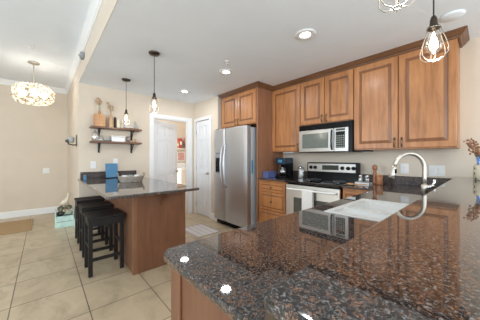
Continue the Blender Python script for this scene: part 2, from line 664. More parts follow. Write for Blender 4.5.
# laundry room behind the far wall
struct(MB().box(0.52, 3.7, 6.35, 6.45, 0, 2.6).box(3.6, 3.7, KY + 0.1, 6.35, 0, 2.6).box(2.64, 3.7, KY + 0.1, KY + 0.2, 0, 2.6)
       .build('wall_laundry', 'wall'))
struct(MB().box(0.52, 3.7, KY + 0.1, 6.45, CE + 0.1, CE + 0.2).build('ceiling_laundry', 'ceil'))


def wall_with_holes(name, axis, at, t, a0, a1, z1, holes):
    b = MB()

    def seg(p, q, za, zb):
        if q - p < 1e-4 or zb - za < 1e-4:
            return
        if axis == 'X':
            b.box(at, at + t, p, q, za, zb)
        else:
            b.box(p, q, at, at + t, za, zb)
    cur = a0
    for h0, h1, hz0, hz1 in sorted(holes):
        seg(cur, h0, 0, z1)
        seg(h0, h1, 0, hz0)
        seg(h0, h1, hz1, z1)
        cur = h1
    seg(cur, a1, 0, z1)
    return struct(b.build(name, 'wall'))


wall_with_holes('wall_left', 'X', LX - 0.1, 0.1, BY, DY, DC, [(1.9, 3.9, 0.87, 2.37), (-2.7, -0.5, 0.87, 2.37)])
wall_with_holes('wall_back', 'Y', BY - 0.1, 0.1, LX, WX, DC, [(-2.3, 0.3, 0.1, 2.2), (2.0, 3.1, 0.85, 2.15)])

# trim
BASE_P = [(0, 0), (0.016, 0), (0.016, 0.115), (0.008, 0.13), (0, 0.13)]
struct(MB().sweep([(LX, DY), (HX, DY), (HX, KY), (0.52, KY)], BASE_P).build('baseboard_dining', 'white'))
struct(MB().sweep([(1.36, KY), (1.535, KY)], BASE_P).build('baseboard_far', 'white'))
struct(MB().sweep([(2.54, 3.71), (2.54, 3.50)], BASE_P).build('baseboard_pantry', 'white'))
CR = [(0, DC - 0.10), (0.010, DC - 0.10), (0.014, DC - 0.085), (0.022, DC - 0.082), (0.035, DC - 0.05), (0.055, DC - 0.026), (0.058, DC - 0.015), (0.066, DC - 0.013), (0.066, DC), (0, DC)]
struct(MB().sweep([(LX, BY), (LX, DY), (HX, DY), (HX, BY)], CR).build('trim_1', 'white'))
KCR = [(0, 2.385), (0.014, 2.385), (0.02, 2.40), (0.034, 2.408), (0.058, 2.435), (0.064, 2.438), (0.064, CE), (0, CE)]
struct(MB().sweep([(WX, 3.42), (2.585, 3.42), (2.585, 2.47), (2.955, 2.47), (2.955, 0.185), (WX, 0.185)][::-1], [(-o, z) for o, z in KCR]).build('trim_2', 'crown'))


def casing(name, axis, at, a0, a1, z1, w=0.075, t=0.016, sgn=-1):
    b = MB()
    p, q = (at, at + sgn * t)
    for s0, s1, za, zb in ((a0 - w, a0, 0, z1 + w), (a1, a1 + w, 0, z1 + w), (a0, a1, z1, z1 + w)):
        if axis == 'Y':
            b.box(s0, s1, p, q, za, zb, 0.004, 1)
        else:
            b.box(p, q, s0, s1, za, zb, 0.004, 1)
    return struct(b.build(name, 'white'))


casing('trim_3', 'Y', KY, 1.62, 2.40, 2.04)
struct(MB().box(1.62, 1.635, KY, KY + 0.1, 0, 2.04).box(2.385, 2.40, KY, KY + 0.1, 0, 2.04).box(1.635, 2.385, KY, KY + 0.1, 2.025, 2.04).build('trim_4', 'white'))
b = MB()
for s0, s1, za, zb in ((3.715, 3.78, 0, 2.105), (4.33, 4.39, 0, 2.105), (3.78, 4.33, 2.04, 2.105)):
    b.box(2.54, 2.524, s0, s1, za, zb, 0.004, 1)
struct(b.build('trim_5', 'white'))


def six_panel(b, w, h, M4):
    """six panel door leaf, local x 0..w, y 0..0.036 (front at y=0), z 0..h"""
    t = MB()
    t.box(0, w, 0.012, 0.024, 0, h)
    st = 0.1 * w / 0.76 + 0.01
    cx = w / 2
    cols = [(st, cx - st * 0.42), (cx + st * 0.42, w - st)]
    rows = [(0.22, 0.22 + 0.33 * h), (0.22 + 0.33 * h + 0.12, 0.80 * h), (0.80 * h + 0.09, h - 0.11)]
    for y0, y1 in ((0, 0.012), (0.024, 0.036)):
        t.box(0, st, y0, y1, 0, h); t.box(w - st, w, y0, y1, 0, h); t.box(cols[0][1], cols[1][0], y0, y1, 0, h)
        zs = [0] + [z for r in rows for z in r] + [h]
        for c0, c1 in cols:
            for k in range(0, len(zs), 2):
                t.box(c0, c1, y0, y1, zs[k], zs[k + 1])
            for r0, r1 in rows:
                ins = 0.026
                ya, yb = (0.004, 0.013) if y0 == 0 else (0.023, 0.032)
                t.box(c0 + ins, c1 - ins, ya, yb, r0 + ins, r1 - ins, 0.006, 1)
    for v in t.bm.verts:
        v.co = M4 @ v.co
    b._merge(t.bm)


# door_1: open leaf in the far doorway, swung into the laundry room
ang = math.radians(24)
M4 = Matrix.Translation((1.64, KY + 0.085, 0.01)) @ Matrix.Rotation(ang, 4, 'Z')
b = MB(); six_panel(b, 0.74, 2.005, M4)
d1 = struct(b.build('door_1', 'door_white'))
b = MB()
for s in (-0.05, 0.085):
    p = M4 @ Vector((0.68, s * 1.0, 0.93))
    b.ball(p, 0.027)
q0, q1 = M4 @ Vector((0.68, -0.05, 0.93)), M4 @ Vector((0.68, 0.085, 0.93))
b.cyl(q0, q1, 0.01)
b.build('door_knob', 'nickel', d1)
# door_2: closed pantry leaf
M4 = Matrix.Translation((2.553, 4.327, 0.012)) @ Matrix.Rotation(-HP, 4, 'Z')
b = MB(); six_panel(b, 0.544, 2.02, M4)
d2 = struct(b.build('door_2', 'door_white'))
MB().lathe([(0.011, 0), (0.011, -0.03), (0.026, -0.038), (0.028, -0.052), (0.018, -0.062), (0.0, -0.064)], (2.553, 3.835, 0.92), 16, axis='X').build('door_knob', 'nickel', d2)
for z in (0.22, 1.02, 1.80):
    MB().box(2.552, 2.540, 4.318, 4.332, z - 0.045, z + 0.045, 0.003, 1).build('hinge', 'nickel', d2)

# half wall carrying the raised bar
struct(MB().box(0.243, WX, -0.06, 0.165, 0, 1.0145).box(0.243, 0.30, 0.165, 0.217, 0.9145, 1.0145).build('wall_bar', 'dark_wood'))

# ------------------------------------------------------------------ cabinet run on the right wall
def knob(b, p, d):
    """small round knob at p, pointing along -X (d=-1) or along y"""
    b.lathe([(0.006, 0), (0.006, d * 0.014), (0.014, d * 0.018), (0.015, d * 0.026), (0.008, d * 0.031), (0, d * 0.032)], p, 14, axis='X')


def bow_pull(b, x, y, z0, z1):
    b.tube([(x, y, z0), (x - 0.022, y, z0 + 0.006), (x - 0.027, y, (z0 + z1) / 2), (x - 0.022, y, z1 - 0.006), (x, y, z1)], 0.006, 8)
    b.box(x - 0.003, x, y - 0.009, y + 0.009, z0 - 0.012, z0 + 0.012, 0.002, 1)
    b.box(x - 0.003, x, y - 0.009, y + 0.009, z1 - 0.012, z1 + 0.012, 0.002, 1)


def wall_cabinet(y0, y1, z0, z1, ndoors, label, pulls, xf=2.955, xb=WX, name='wall_cabinet'):
    t = thing(name, ((xf + xb) / 2, (y0 + y1) / 2, z0), label, 'cabinet', 'maple wall cabinets over the counters')
    MB().box(xf, xb - 0.002, y0 + 0.001, y1 - 0.001, z0, z1).build('carcass', 'maple', t)
    n = ndoors
    wd = (y1 - y0) / n
    for k in range(n):
        ya, yb = y0 + k * wd + 0.004, y0 + (k + 1) * wd - 0.004
        d = MB().panel((xf - 0.021, yb, z0 + 0.012), yb - ya, z1 - z0 - 0.085, *FX, DOOR_P, DOOR_M, 0.02).build('door', ['maple', 'glaze'], t)
        side = pulls[k]
        py = ya + 0.03 if side == 'lo' else yb - 0.03
        b = MB(); bow_pull(b, xf - 0.021, py, z0 + 0.03, z0 + 0.12); b.build('pull', 'knob', d)
    return t


wall_cabinet(1.912, 2.47, 1.335, 2.445, 1, 'tall single-door maple wall cabinet left of the microwave', ['lo'])
wall_cabinet(1.132, 1.908, 1.72, 2.445, 2, 'short two-door maple wall cabinet directly above the microwave', ['hi', 'lo'])
wall_cabinet(0.19, 1.128, 1.335, 2.445, 2, 'tall two-door maple wall cabinet right of the microwave above the faucet', ['hi', 'lo'])

# refrigerator surround
t = thing('refrigerator_cabinet', (2.9, 2.95, 0), 'maple cabinet over the refrigerator with tall side panel to the floor', 'cabinet')
MB().box(2.59, WX - 0.002, 2.50, 3.415, 1.80, 2.445).build('carcass', 'maple', t)
MB().box(2.585, WX - 0.002, 2.472, 2.50, 0, 2.445, 0.002, 1).build('side_panel', 'side_wood', t)
for k, (ya, yb) in enumerate(((2.505, 2.955), (2.962, 3.412))):
    d = MB().panel((2.568, yb, 1.812), yb - ya, 0.56, *FX, DOOR_P, DOOR_M, 0.02).build('door', ['maple', 'glaze'], t)
    b = MB(); bow_pull(b, 2.568, yb - 0.03 if k == 0 else ya + 0.03, 1.83, 1.92); b.build('pull', 'knob', d)

# refrigerator
t = thing('refrigerator', (2.85, 3.0, 0), 'stainless side-by-side refrigerator with dark dispenser, beside the white pantry door', 'refrigerator')
Y0, Y1, YS = 2.57, 3.485, 3.15
MB().box(2.53, 3.2, Y0, Y1, 0.02, 1.745, 0.006, 2).build('body', 'fridge_side', t)
MB().box(2.50, 2.56, Y0 + 0.01, Y1 - 0.01, 0.0, 0.085, 0.004, 1).build('base_grille', 'black', t)


def fridge_door(y0, y1):
    b = MB()
    n = 10
    pts = []
    for k in range(n + 1):
        f = k / n
        pts.append((2.428 + 0.018 * (2 * f - 1) ** 4, y0 + (y1 - y0) * f))
    poly = pts + [(2.522, y1), (2.522, y0)]
    b.prism(poly, 0.10, 1.765, 0.004, 2)
    return b.build('door', 'steel', t)


dl = fridge_door(YS + 0.004, Y1)
dr = fridge_door(Y0, YS - 0.004)
for d, yh in ((dl, YS + 0.045), (dr, YS - 0.045)):
    b = MB()
    pts = []
    for k in range(13):
        f = k / 12
        pts.append((2.432 - 0.062 * math.sin(math.pi * f) ** 0.6, yh, 0.70 + 0.78 * f))
    b.tube(pts, 0.013, 10)
    b.build('handle', 'steel', d)
disp = MB().box(2.422, 2.47, 3.255, 3.415, 0.95, 1.33, 0.004, 1).build('dispenser', 'black', dl)
MB().box(2.412, 2.424, 3.265, 3.405, 1.235, 1.32, 0.004, 1).build('dispenser_panel', 'sensor', dl)
MB().box(2.412, 2.427, 3.27, 3.40, 0.955, 0.975, 0.003, 1).build('drip_tray', 'sensor', dl)
for y in (Y0 + 0.05, Y1 - 0.05):
    MB().box(2.47, 2.60, y - 0.03, y + 0.03, 1.745, 1.785, 0.006, 2).build('hinge_cover', 'black', t)
m = thing('magnet_hook', (2.71, 2.568, 1.30), 'small dark magnetic hook stuck on the refrigerator side', 'hook')
MB().lathe([(0.022, 0), (0.022, -0.008), (0.0, -0.009)], (2.71, 2.569, 1.31), 14, axis='Y').build('magnet', 'white_plastic', m)
MB().tube([(2.71, 2.563, 1.315), (2.71, 2.55, 1.30), (2.71, 2.55, 1.27), (2.71, 2.54, 1.262), (2.71, 2.53, 1.275)], 0.007, 8).build('hook', 'black', m)
tag(MB().box(2.54, 2.575, 2.564, 2.5695, 0.98, 1.20, 0.002, 1).build('blue_reflection', 'blue'), 'slim blue strip imitating a reflection on the refrigerator side edge', 'magnet')  # blue colour stands in for a reflection, nothing is mounted here

# base cabinets left of the range
def base_carcass(b, x0, y0, y1, toe=0.075):
    b.box(x0, WX - 0.002, y0, y1, 0.1, 0.888)
    b.box(x0 + toe, WX - 0.002, y0, y1, 0, 0.1)


t = thing('base_cabinet', (2.9, 2.18, 0), 'maple three-drawer base cabinet between refrigerator panel and range', 'cabinet')
b = MB(); base_carcass(b, 2.615, 1.915, 2.47); b.build('carcass', 'maple', t)
for z0, z1 in ((0.715, 0.855), (0.435, 0.695), (0.125, 0.415)):
    d = MB().panel((2.594, 2.44, z0), 2.44 - 1.94, z1 - z0, *FX, DRAW_P, DRAW_M, 0.02).build('drawer', ['maple', 'glaze'], t)
    b = MB(); knob(b, (2.594, 2.19, (z0 + z1) / 2), -1); b.build('knob', 'knob', d)

t = thing('base_cabinet', (2.9, 0.95, 0), 'maple base cabinet in the corner between range and sink', 'cabinet')
b = MB(); base_carcass(b, 2.615, 0.775, 1.125); b.build('carcass', 'maple', t)
d = MB().panel((2.594, 1.12, 0.715), 0.33, 0.14, *FX, DRAW_P, DRAW_M, 0.02).build('drawer', ['maple', 'glaze'], t)
b = MB(); knob(b, (2.594, 0.955, 0.785), -1); b.build('knob', 'knob', d)
d = MB().panel((2.594, 1.12, 0.125), 0.33, 0.57, *FX, DOOR_P, DOOR_M, 0.02).build('door', ['maple', 'glaze'], t)
b = MB(); knob(b, (2.594, 0.82, 0.62), -1); b.build('knob', 'knob', d)

# peninsula cabinet under sink (front faces the kitchen)
t = thing('peninsula_cabinet', (1.45, 0.45, 0), 'brown wood peninsula cabinet below the nearest granite counter', 'cabinet')
MB().box(0.345, 2.612, 0.17, 0.70, 0.1, 0.70).box(0.345, 1.25, 0.17, 0.70, 0.70, 0.888).box(1.90, 2.612, 0.17, 0.70, 0.70, 0.888).box(1.25, 1.90, 0.665, 0.70, 0.70, 0.888).box(0.345, 2.612, 0.17, 0.63, 0, 0.1).build('carcass', 'island', t)
b = MB().box(0.335, 0.345, 0.17, 0.722, 0, 0.888)
b.box(0.325, 0.335, 0.66, 0.722, 0, 0.888, 0.003, 1).box(0.325, 0.335, 0.17, 0.645, 0.0, 0.10, 0.003, 1)
b.build('end_panel', 'island', t)
for k in range(4):
    x0 = 0.36 + k * 0.56
    MB().panel((x0 + 0.55, 0.722, 0.125), 0.54, 0.73, *GY, DOOR_P, DOOR_M, 0.02).build('door', ['maple', 'glaze'], t)

# countertops
tag(MB().prism(rounded([(2.575, 1.912), (WX - 0.004, 1.912), (WX - 0.004, 2.468), (2.575, 2.468)], 0.004), 0.890, 0.914, 0.006, 2)
    .build('countertop', 'granite'), 'short granite countertop between refrigerator panel and range', 'countertop')
poly = rounded([(0.30, 0.168), (WX - 0.004, 0.168), (WX - 0.004, 1.128), (2.575, 1.128), (2.575, 0.765), (0.30, 0.765)],
               [0, 0, 0, 0.01, 0.03, 0.055], 8)
ct = MB().prism(poly, 0.890, 0.914, 0.006, 3).build('countertop', 'granite')
cut = MB().prism(rounded([(1.285, 0.235), (1.86, 0.235), (1.86, 0.632), (1.285, 0.632)], 0.05), 0.80, 1.0).build('cutter', 'granite')
md = ct.modifiers.new('hole', 'BOOLEAN'); md.operation = 'DIFFERENCE'; md.object = cut; md.solver = 'EXACT'
bpy.context.view_layer.update()
me = bpy.data.meshes.new_from_object(ct.evaluated_get(bpy.context.evaluated_depsgraph_get()))
ct.modifiers.clear()
ct.data = me
bpy.data.objects.remove(cut)
tag(ct, 'long speckled brown granite countertop holding the white sink', 'countertop')
bar = MB().prism(rounded([(0.236, -0.19), (WX - 0.004, -0.19), (WX - 0.004, 0.225), (0.236, 0.225)], [0.03, 0, 0, 0.02], 8), 1.016, 1.04, 0.006, 3).build('bar_countertop', 'granite')
tag(bar, 'raised polished granite bar top in the foreground, one step above the sink', 'countertop')
tag(MB().box(WX - 0.024, WX - 0.002, 0.17, 1.128, 0.914, 1.018, 0.002, 1).build('backsplash', 'granite_splash'), 'granite backsplash strip on the wall behind faucet and shakers', 'backsplash')
tag(MB().box(WX - 0.024, WX - 0.002, 1.912, 2.468, 0.914, 1.018, 0.002, 1).build('backsplash', 'granite_splash'), 'granite backsplash strip on the wall behind the coffee maker', 'backsplash')

# sink
t = thing('sink', (1.57, 0.43, 0.70), 'white double-bowl sink set in the granite peninsula counter', 'sink')
X0, X1, YA, YB, XD = 1.262, 1.882, 0.215, 0.655, 1.475
b = MB()
def rr(x0, x1, y0, y1, r, z):
    return [(x, y, z) for x, y in rounded([(x0, y0), (x1, y0), (x1, y1), (x0, y1)], r, 5)]
def bowl(bb, x0, x1, y0, y1):
    bb.rings([rr(x0, x1, y0, y1, 0.045, 0.917), rr(x0 + 0.006, x1 - 0.006, y0 + 0.006, y1 - 0.006, 0.042, 0.90), rr(x0 + 0.014, x1 - 0.014, y0 + 0.014, y1 - 0.014, 0.04, 0.74),
              rr(x0 + 0.05, x1 - 0.05, y0 + 0.05, y1 - 0.05, 0.02, 0.725)], cap0=False, smooth=True)
b1, b2 = (1.30, 1.462, 0.245, 0.622), (1.49, 1.85, 0.245, 0.622)
# rim pieces round the bowls, flush above the stone
for x0, x1, y0, y1 in ((X0, X1, 0.615, YB), (X0, X1, YA, 0.252), (X0, 1.306, 0.252, 0.615), (1.844, X1, 0.252, 0.615), (1.456, 1.496, 0.252, 0.615)):
    b.box(x0, x1, y0, y1, 0.9145, 0.918)
b.build('rim', 'porcelain', t)
b = MB(); bowl(b, *b1); b.build('bowl', 'porcelain', t)
b = MB(); bowl(b, *b2); b.build('bowl', 'porcelain', t)
for q in (b1, b2):
    MB().lathe([(0.034, 0), (0.034, 0.004), (0.02, 0.004), (0.018, 0.0015), (0, 0.0015)], ((q[0] + q[1]) / 2, 0.43, 0.7255), 18).build('drain', 'chrome', t)

# faucet
fx, fy = 2.0, 0.295
hx, hy = 1.842, 0.436
t = thing('faucet', (fx, fy, 0.914), 'tall brushed nickel gooseneck pull-down faucet by the sink', 'faucet')
MB().lathe([(0.03, 0), (0.03, 0.006), (0.024, 0.012), (0, 0.012)], (fx, fy, 0.914), 20).build('base', 'nickel', t)
MB().lathe([(0.016, 0.01), (0.016, 0.085), (0.02, 0.09), (0.02, 0.13), (0.014, 0.137), (0.0, 0.138)], (fx, fy, 0.914), 20).build('body', 'nickel', t)
D = Vector((hx - fx, hy - fy, 0)); R = D.length / 2; dn = D.normalized()
zc = 1.268 - R
pts = [(fx, fy, 1.045), (fx, fy, 1.10), (fx, fy, zc - 0.02)]
for k in range(15):
    a = math.pi * k / 14 * 0.95
    p = Vector((fx, fy, zc)) + dn * (R - R * math.cos(a)) + Vector((0, 0, R * math.sin(a)))
    pts.append(p)
e = Vector(pts[-1])
MB().tube(pts, 0.0125, 12).build('neck', 'nickel', t)
dv = (Vector(pts[-1]) - Vector(pts[-2])).normalized()
sh = MB().tube([e - dv * 0.005, e + dv * 0.02, e + dv * 0.055, e + dv * 0.085], [0.014, 0.016, 0.018, 0.022], 14).build('spray_head', 'nickel', t)
mid = e + dv * 0.035 + Vector((dn.x, dn.y, 0)) * -0.006
side = Vector((-0.66, -0.75, 0))
MB().box(mid.x - 0.008 + side.x * 0.013, mid.x + 0.008 + side.x * 0.013, mid.y - 0.008 + side.y * 0.013, mid.y + 0.008 + side.y * 0.013, mid.z - 0.016, mid.z + 0.016, 0.003, 1).build('spray_button', 'black', sh)
MB().cyl((fx, fy, 1.026), (fx + 0.05, fy - 0.040, 1.040), 0.013, 0.012, 14).tube([(fx + 0.045, fy - 0.036, 1.038), (fx + 0.055, fy - 0.044, 1.062), (fx + 0.058, fy - 0.047, 1.085)], [0.009, 0.008, 0.009], 10).build('handle', 'chrome', t)

# microwave
t = thing('microwave', (3.03, 1.52, 1.315), 'stainless over-the-range microwave with black vent and keypad', 'microwave')
my0, my1, mx = 1.134, 1.906, 2.90
MB().box(mx + 0.012, WX - 0.004, my0, my1, 1.315, 1.717, 0.003, 1).build('body', 'black', t)
b = MB().box(mx, mx + 0.014, my0 + 0.002, my1 - 0.002, 1.64, 1.715, 0.003, 1)
for k in range(5):
    b.box(mx - 0.004, mx, my0 + 0.02, my1 - 0.02, 1.650 + k * 0.012, 1.655 + k * 0.012)
b.build('vent_grille', 'black', t)
md = MB().box(mx - 0.012, mx + 0.012, my0 + 0.235, my1 - 0.004, 1.322, 1.635, 0.006, 2).build('door', 'steel_h', t)
MB().box(mx - 0.0145, mx - 0.011, my0 + 0.305, my1 - 0.065, 1.375, 1.585, 0.001, 1).build('window', 'micro_glass', md)
MB().tube([(mx - 0.012, my0 + 0.255, 1.35), (mx - 0.04, my0 + 0.25, 1.38), (mx - 0.044, my0 + 0.25, 1.48), (mx - 0.04, my0 + 0.25, 1.58), (mx - 0.012, my0 + 0.255, 1.61)], 0.012, 10).build('handle', 'teal_gloss', md)
cp = MB().box(mx - 0.006, mx + 0.012, my0 + 0.045, my0 + 0.228, 1.322, 1.635, 0.004, 1).build('control_panel', 'steel_h', t)
MB().box(mx - 0.008, mx - 0.0055, my0 + 0.085, my0 + 0.205, 1.37, 1.585, 0.001, 1).build('keypad', 'black', cp)
b = MB()
for i in range(4):
    for j in range(6):
        b.box(mx - 0.0095, mx - 0.0075, my0 + 0.093 + i * 0.028, my0 + 0.113 + i * 0.028, 1.378 + j * 0.028, 1.396 + j * 0.028)
b.build('buttons', 'grey_green', cp)
MB().box(mx - 0.0085, mx - 0.0055, my0 + 0.085, my0 + 0.205, 1.595, 1.622, 0.001, 1).build('display', 'lcd', cp)
tag(MB().box(3.0, 3.2, 0.985, 1.118, 1.318, 1.334, 0.003, 1).build('cabinet_light', 'black'), 'black under-cabinet light bar right of the microwave', 'light')

# range
t = thing('range', (2.9, 1.52, 0), 'stainless and white freestanding range with black glass cooktop', 'stove')
ry0, ry1 = 1.138, 1.902
MB().box(2.60, 3.2, ry0, ry1, 0.02, 0.89, 0.003, 1).build('body', 'black', t)
ctp = MB().box(2.55, 3.14, ry0 - 0.002, ry1 + 0.002, 0.888, 0.921, 0.006, 2).build('cooktop', 'black_glass', t)
for cx, cy, r in ((2.72, 1.33, 0.105), (2.72, 1.71, 0.085), (2.98, 1.33, 0.08), (2.98, 1.71, 0.105)):
    MB().lathe([(r, 0), (r, 0.0008), (r - 0.006, 0.0008), (r - 0.006, 0)], (cx, cy, 0.921), 32, cap0=False, cap1=False).build('burner_ring', 'sensor', ctp)
bg = MB().box(3.12, 3.2, ry0, ry1, 0.90, 1.17, 0.01, 2).build('backguard', 'black', t)
MB().box(3.112, 3.13, ry0 + 0.035, ry1 - 0.02, 1.03, 1.155, 0.004, 1).build('control_panel', 'steel_h', bg)
MB().box(3.108, 3.114, 1.40, 1.645, 1.062, 1.13, 0.002, 1).build('display', 'lcd', bg)
for y in (1.87 - 0.045, 1.755, 1.345, 1.265, 1.195):
    MB().lathe([(0.026, 0), (0.024, -0.022), (0.018, -0.026), (0, -0.026)], (3.112, y, 1.093), 18, axis='X').build('knob', 'black', bg)
od = MB().box(2.565, 2.60, ry0 + 0.002, ry1 - 0.002, 0.235, 0.868, 0.006, 2).build('oven_door', 'oven_front', t)
MB().box(2.562, 2.567, ry0 + 0.13, ry1 - 0.13, 0.40, 0.70, 0.002, 1).build('window', 'oven_glass', od)
MB().tube([(2.565, ry0 + 0.04, 0.815), (2.525, ry0 + 0.05, 0.815), (2.515, ry0 + 0.09, 0.815), (2.515, ry1 - 0.09, 0.815), (2.525, ry1 - 0.05, 0.815), (2.565, ry1 - 0.04, 0.815)], 0.013, 10).build('handle', 'enamel', od)
dw = MB().box(2.565, 2.60, ry0 + 0.002, ry1 - 0.002, 0.06, 0.225, 0.006, 2).build('storage_drawer', 'enamel', t)
# towel folded over the oven handle
b = MB()
def sheet(pts, y0, y1, th):
    n = len(pts)
    P = [Vector((p[0], 0, p[1])) for p in pts]
    ny = 8
    outer, inner = [], []
    rings = []
    for k in range(ny + 1):
        y = y0 + (y1 - y0) * k / ny
        ring = []
        wob = 0.003 * math.sin(k * 1.9)
        for i, p in enumerate(P):
            ring.append((p.x + wob * (1 if i < n / 2 else -1) * min(1, abs(p.z - 0.83) * 8), y, p.z))
        for i in range(n - 1, -1, -1):
            a = P[max(0, i - 1)]; c = P[min(n - 1, i + 1)]
            d = (c - a).normalized(); nn = Vector((d.z, 0, -d.x))
            q = P[i] + nn * th
            ring.append((q.x, y, q.z))
        rings.append(ring)
    b.rings(rings, smooth=False)
arc = [(2.515 + 0.017 * math.cos(a), 0.815 + 0.017 * math.sin(a)) for a in [math.pi * k / 8 for k in range(9)]]
sheet([(2.533, 0.56)] + [(2.533, 0.7)] + arc + [(2.497, 0.7), (2.495, 0.52)], 1.45, 1.60, -0.004)
tag(b.build('dish_towel', 'cloth'), 'white dish towel folded over the oven door handle', 'towel')

# ------------------------------------------------------------------ island
IZ = 0.90
t = thing('island_cabinet', (1.0, 3.4, 0), 'brown wood island cabinet below the counter with the stools', 'cabinet')
MB().box(0.71, 1.30, 2.495, KY - 0.002, 0.0, 0.868).build('carcass', 'island', t)
b = MB().box(0.745, 1.27, 2.482, 2.495, 0.0, 0.868)
b.build('end_panel', 'island', t)
b = MB().box(0.70, 0.745, 2.478, 2.51, 0, 0.868, 0.003, 1)
b.build('corner_post', 'stile', t)
MB().box(1.27, 1.308, 2.478, 2.51, 0, 0.868, 0.003, 1).build('corner_post', 'island', t)
b = MB()
prof = [(0, 0.868), (-0.17, 0.868), (-0.17, 0.835), (-0.11, 0.815), (-0.055, 0.77), (-0.03, 0.71), (0, 0.70)]
b.extrude(prof, (1.0, 2.482, 0), (0, 1, 0), (0, 0, 1), (1, 0, 0), 0.03)
b.build('corbel', 'crown', t)  # darker wood than the side corbels, shading put into the colour
for y in (2.95, 3.75):
    b = MB()
    b.extrude([(p[0], p[1]) for p in prof], (0.71, y, 0), (1, 0, 0), (0, 0, 1), (0, 1, 0), 0.03)
    b.build('corbel', 'stile', t)
for k in range(3):
    y0 = 2.53 + k * 0.62
    MB().panel((1.321, y0, 0.125), 0.60, 0.72, *GX, DOOR_P, DOOR_M, 0.02).build('door', ['maple', 'glaze'], t)
tag(MB().prism(rounded([(0.405, 2.17), (1.33, 2.17), (1.33, KY - 0.003), (0.405, KY - 0.003)], [0.03, 0.03, 0, 0], 6), IZ - 0.03, IZ, 0.009, 3)
    .build('island_countertop', 'granite'), 'polished granite island countertop with stools tucked under its left side', 'countertop')
tag(MB().box(HX + 0.02, 1.30, KY - 0.026, KY - 0.002, IZ, IZ + 0.105, 0.002, 1).build('backsplash', 'granite_splash'), 'granite backsplash strip behind the blue book on the island', 'backsplash')

# stools
def stool(loc):
    x, y = loc
    t = thing('bar_stool', (x, y, 0), 'black backless wooden bar stool nearest the camera, in front of the island end', 'stool', 'black bar stools along the island')
    hw, hd = 0.16, 0.15
    b = MB()
    n = 5
    w = 2 * (hd + 0.02) / n
    for k in range(n):          # slatted, slightly dished seat
        ya = y - hd - 0.02 + k * w
        dz = 0.008 * abs(2 * (k + 0.5) / n - 1) ** 2
        b.box(x - hw - 0.017, x + hw + 0.017, ya + 0.004, ya + w - 0.004, 0.585 + dz, 0.612 + dz, 0.005, 2)
    b.box(x - hw - 0.01, x + hw + 0.01, y - hd - 0.01, y + hd + 0.01, 0.572, 0.588)
    b.build('seat', 'espresso', t)
    MB().box(x - hw, x + hw, y - hd - 0.004, y - hd + 0.014, 0.515, 0.575).box(x - hw, x + hw, y + hd - 0.014, y + hd + 0.004, 0.515, 0.575) \
        .box(x - hw - 0.004, x - hw + 0.014, y - hd, y + hd, 0.515, 0.575).box(x + hw - 0.014, x + hw + 0.004, y - hd, y + hd, 0.515, 0.575).build('apron', 'espresso', t)
    for sx in (-1, 1):
        for sy in (-1, 1):
            cx, cy = x + sx * (hw - 0.012), y + sy * (hd - 0.012)
            MB().box(cx - 0.019, cx + 0.019, cy - 0.019, cy + 0.019, 0, 0.575, 0.003, 1).build('leg', 'espresso', t)
    for sy in (-1, 1):
        cy = y + sy * (hd - 0.012)
        MB().box(x - hw + 0.01, x + hw - 0.01, cy - 0.009, cy + 0.009, 0.15, 0.185, 0.003, 1).build('stretcher', 'espresso', t)
    for sx in (-1, 1):
        cx = x + sx * (hw - 0.012)
        MB().box(cx - 0.009, cx + 0.009, y - hd + 0.01, y + hd - 0.01, 0.27, 0.305, 0.003, 1).build('stretcher', 'espresso', t)
    return t


s1 = stool((0.512, 2.885))
move_copy(s1, (0.012, 0.60, 0), 'middle one of the three black backless bar stools at the island')
move_copy(s1, (0.018, 1.20, 0), 'black backless bar stool farthest from the camera, beside the mint crate')

# things on the island
t = thing('cookbook', (0.86, 4.19, IZ), 'blue book standing upright on the island counter by the wall', 'book')
R_ = ((0.86, 4.19, IZ), math.radians(-12), 'X')
MB().box(0.775, 0.945, 4.17, 4.176, IZ + 0.008, IZ + 0.245, 0.001, 1, rot=R_).box(0.775, 0.945, 4.20, 4.206, IZ + 0.008, IZ + 0.245, 0.001, 1, rot=R_) \
    .box(0.771, 0.777, 4.17, 4.206, IZ + 0.008, IZ + 0.245, 0.001, 1, rot=R_).build('cover', 'blue', t)
MB().box(0.778, 0.94, 4.176, 4.20, IZ + 0.012, IZ + 0.241, rot=R_).build('pages', 'paper', t)
t2 = thing('book_stand', (0.86, 4.21, IZ), 'low black wire stand holding up the blue book', 'stand')
MB().tube([(0.80, 4.145, IZ + 0.02), (0.80, 4.145, IZ + 0.005), (0.80, 4.30, IZ + 0.005), (0.80, 4.258, IZ + 0.17)], 0.004, 6) \
    .tube([(0.92, 4.145, IZ + 0.02), (0.92, 4.145, IZ + 0.005), (0.92, 4.30, IZ + 0.005), (0.92, 4.258, IZ + 0.17)], 0.004, 6) \
    .cyl((0.80, 4.30, IZ + 0.005), (0.92, 4.30, IZ + 0.005), 0.004).build('wire_frame', 'iron', t2)
tag(MB().box(0.955, 1.0, 4.2, 4.26, IZ, IZ + 0.10, 0.006, 2).build('tin', 'black_matte'), 'small black tin right of the blue book on the island', 'tin')
t = thing('basket', (0.92, 3.33, IZ), 'low oval grey wicker basket of white crockery on the island', 'basket')
b = MB()
for k in range(7):
    z = IZ + 0.008 + k * 0.0115
    g = 1 + k * 0.035
    b.tube([(0.92 + 0.135 * g * math.cos(a), 3.33 + 0.09 * g * math.sin(a), z + 0.002 * math.sin(a * 14 + k * math.pi)) for a in [2 * math.pi * j / 40 for j in range(40)]], 0.0075, 6, True)
b.lathe([(0.001, 0.004), (0.09, 0.004), (0.09, 0.01), (0.001, 0.01)], (0.92, 3.33, IZ), 24)
b.build('weave', 'wicker', t)
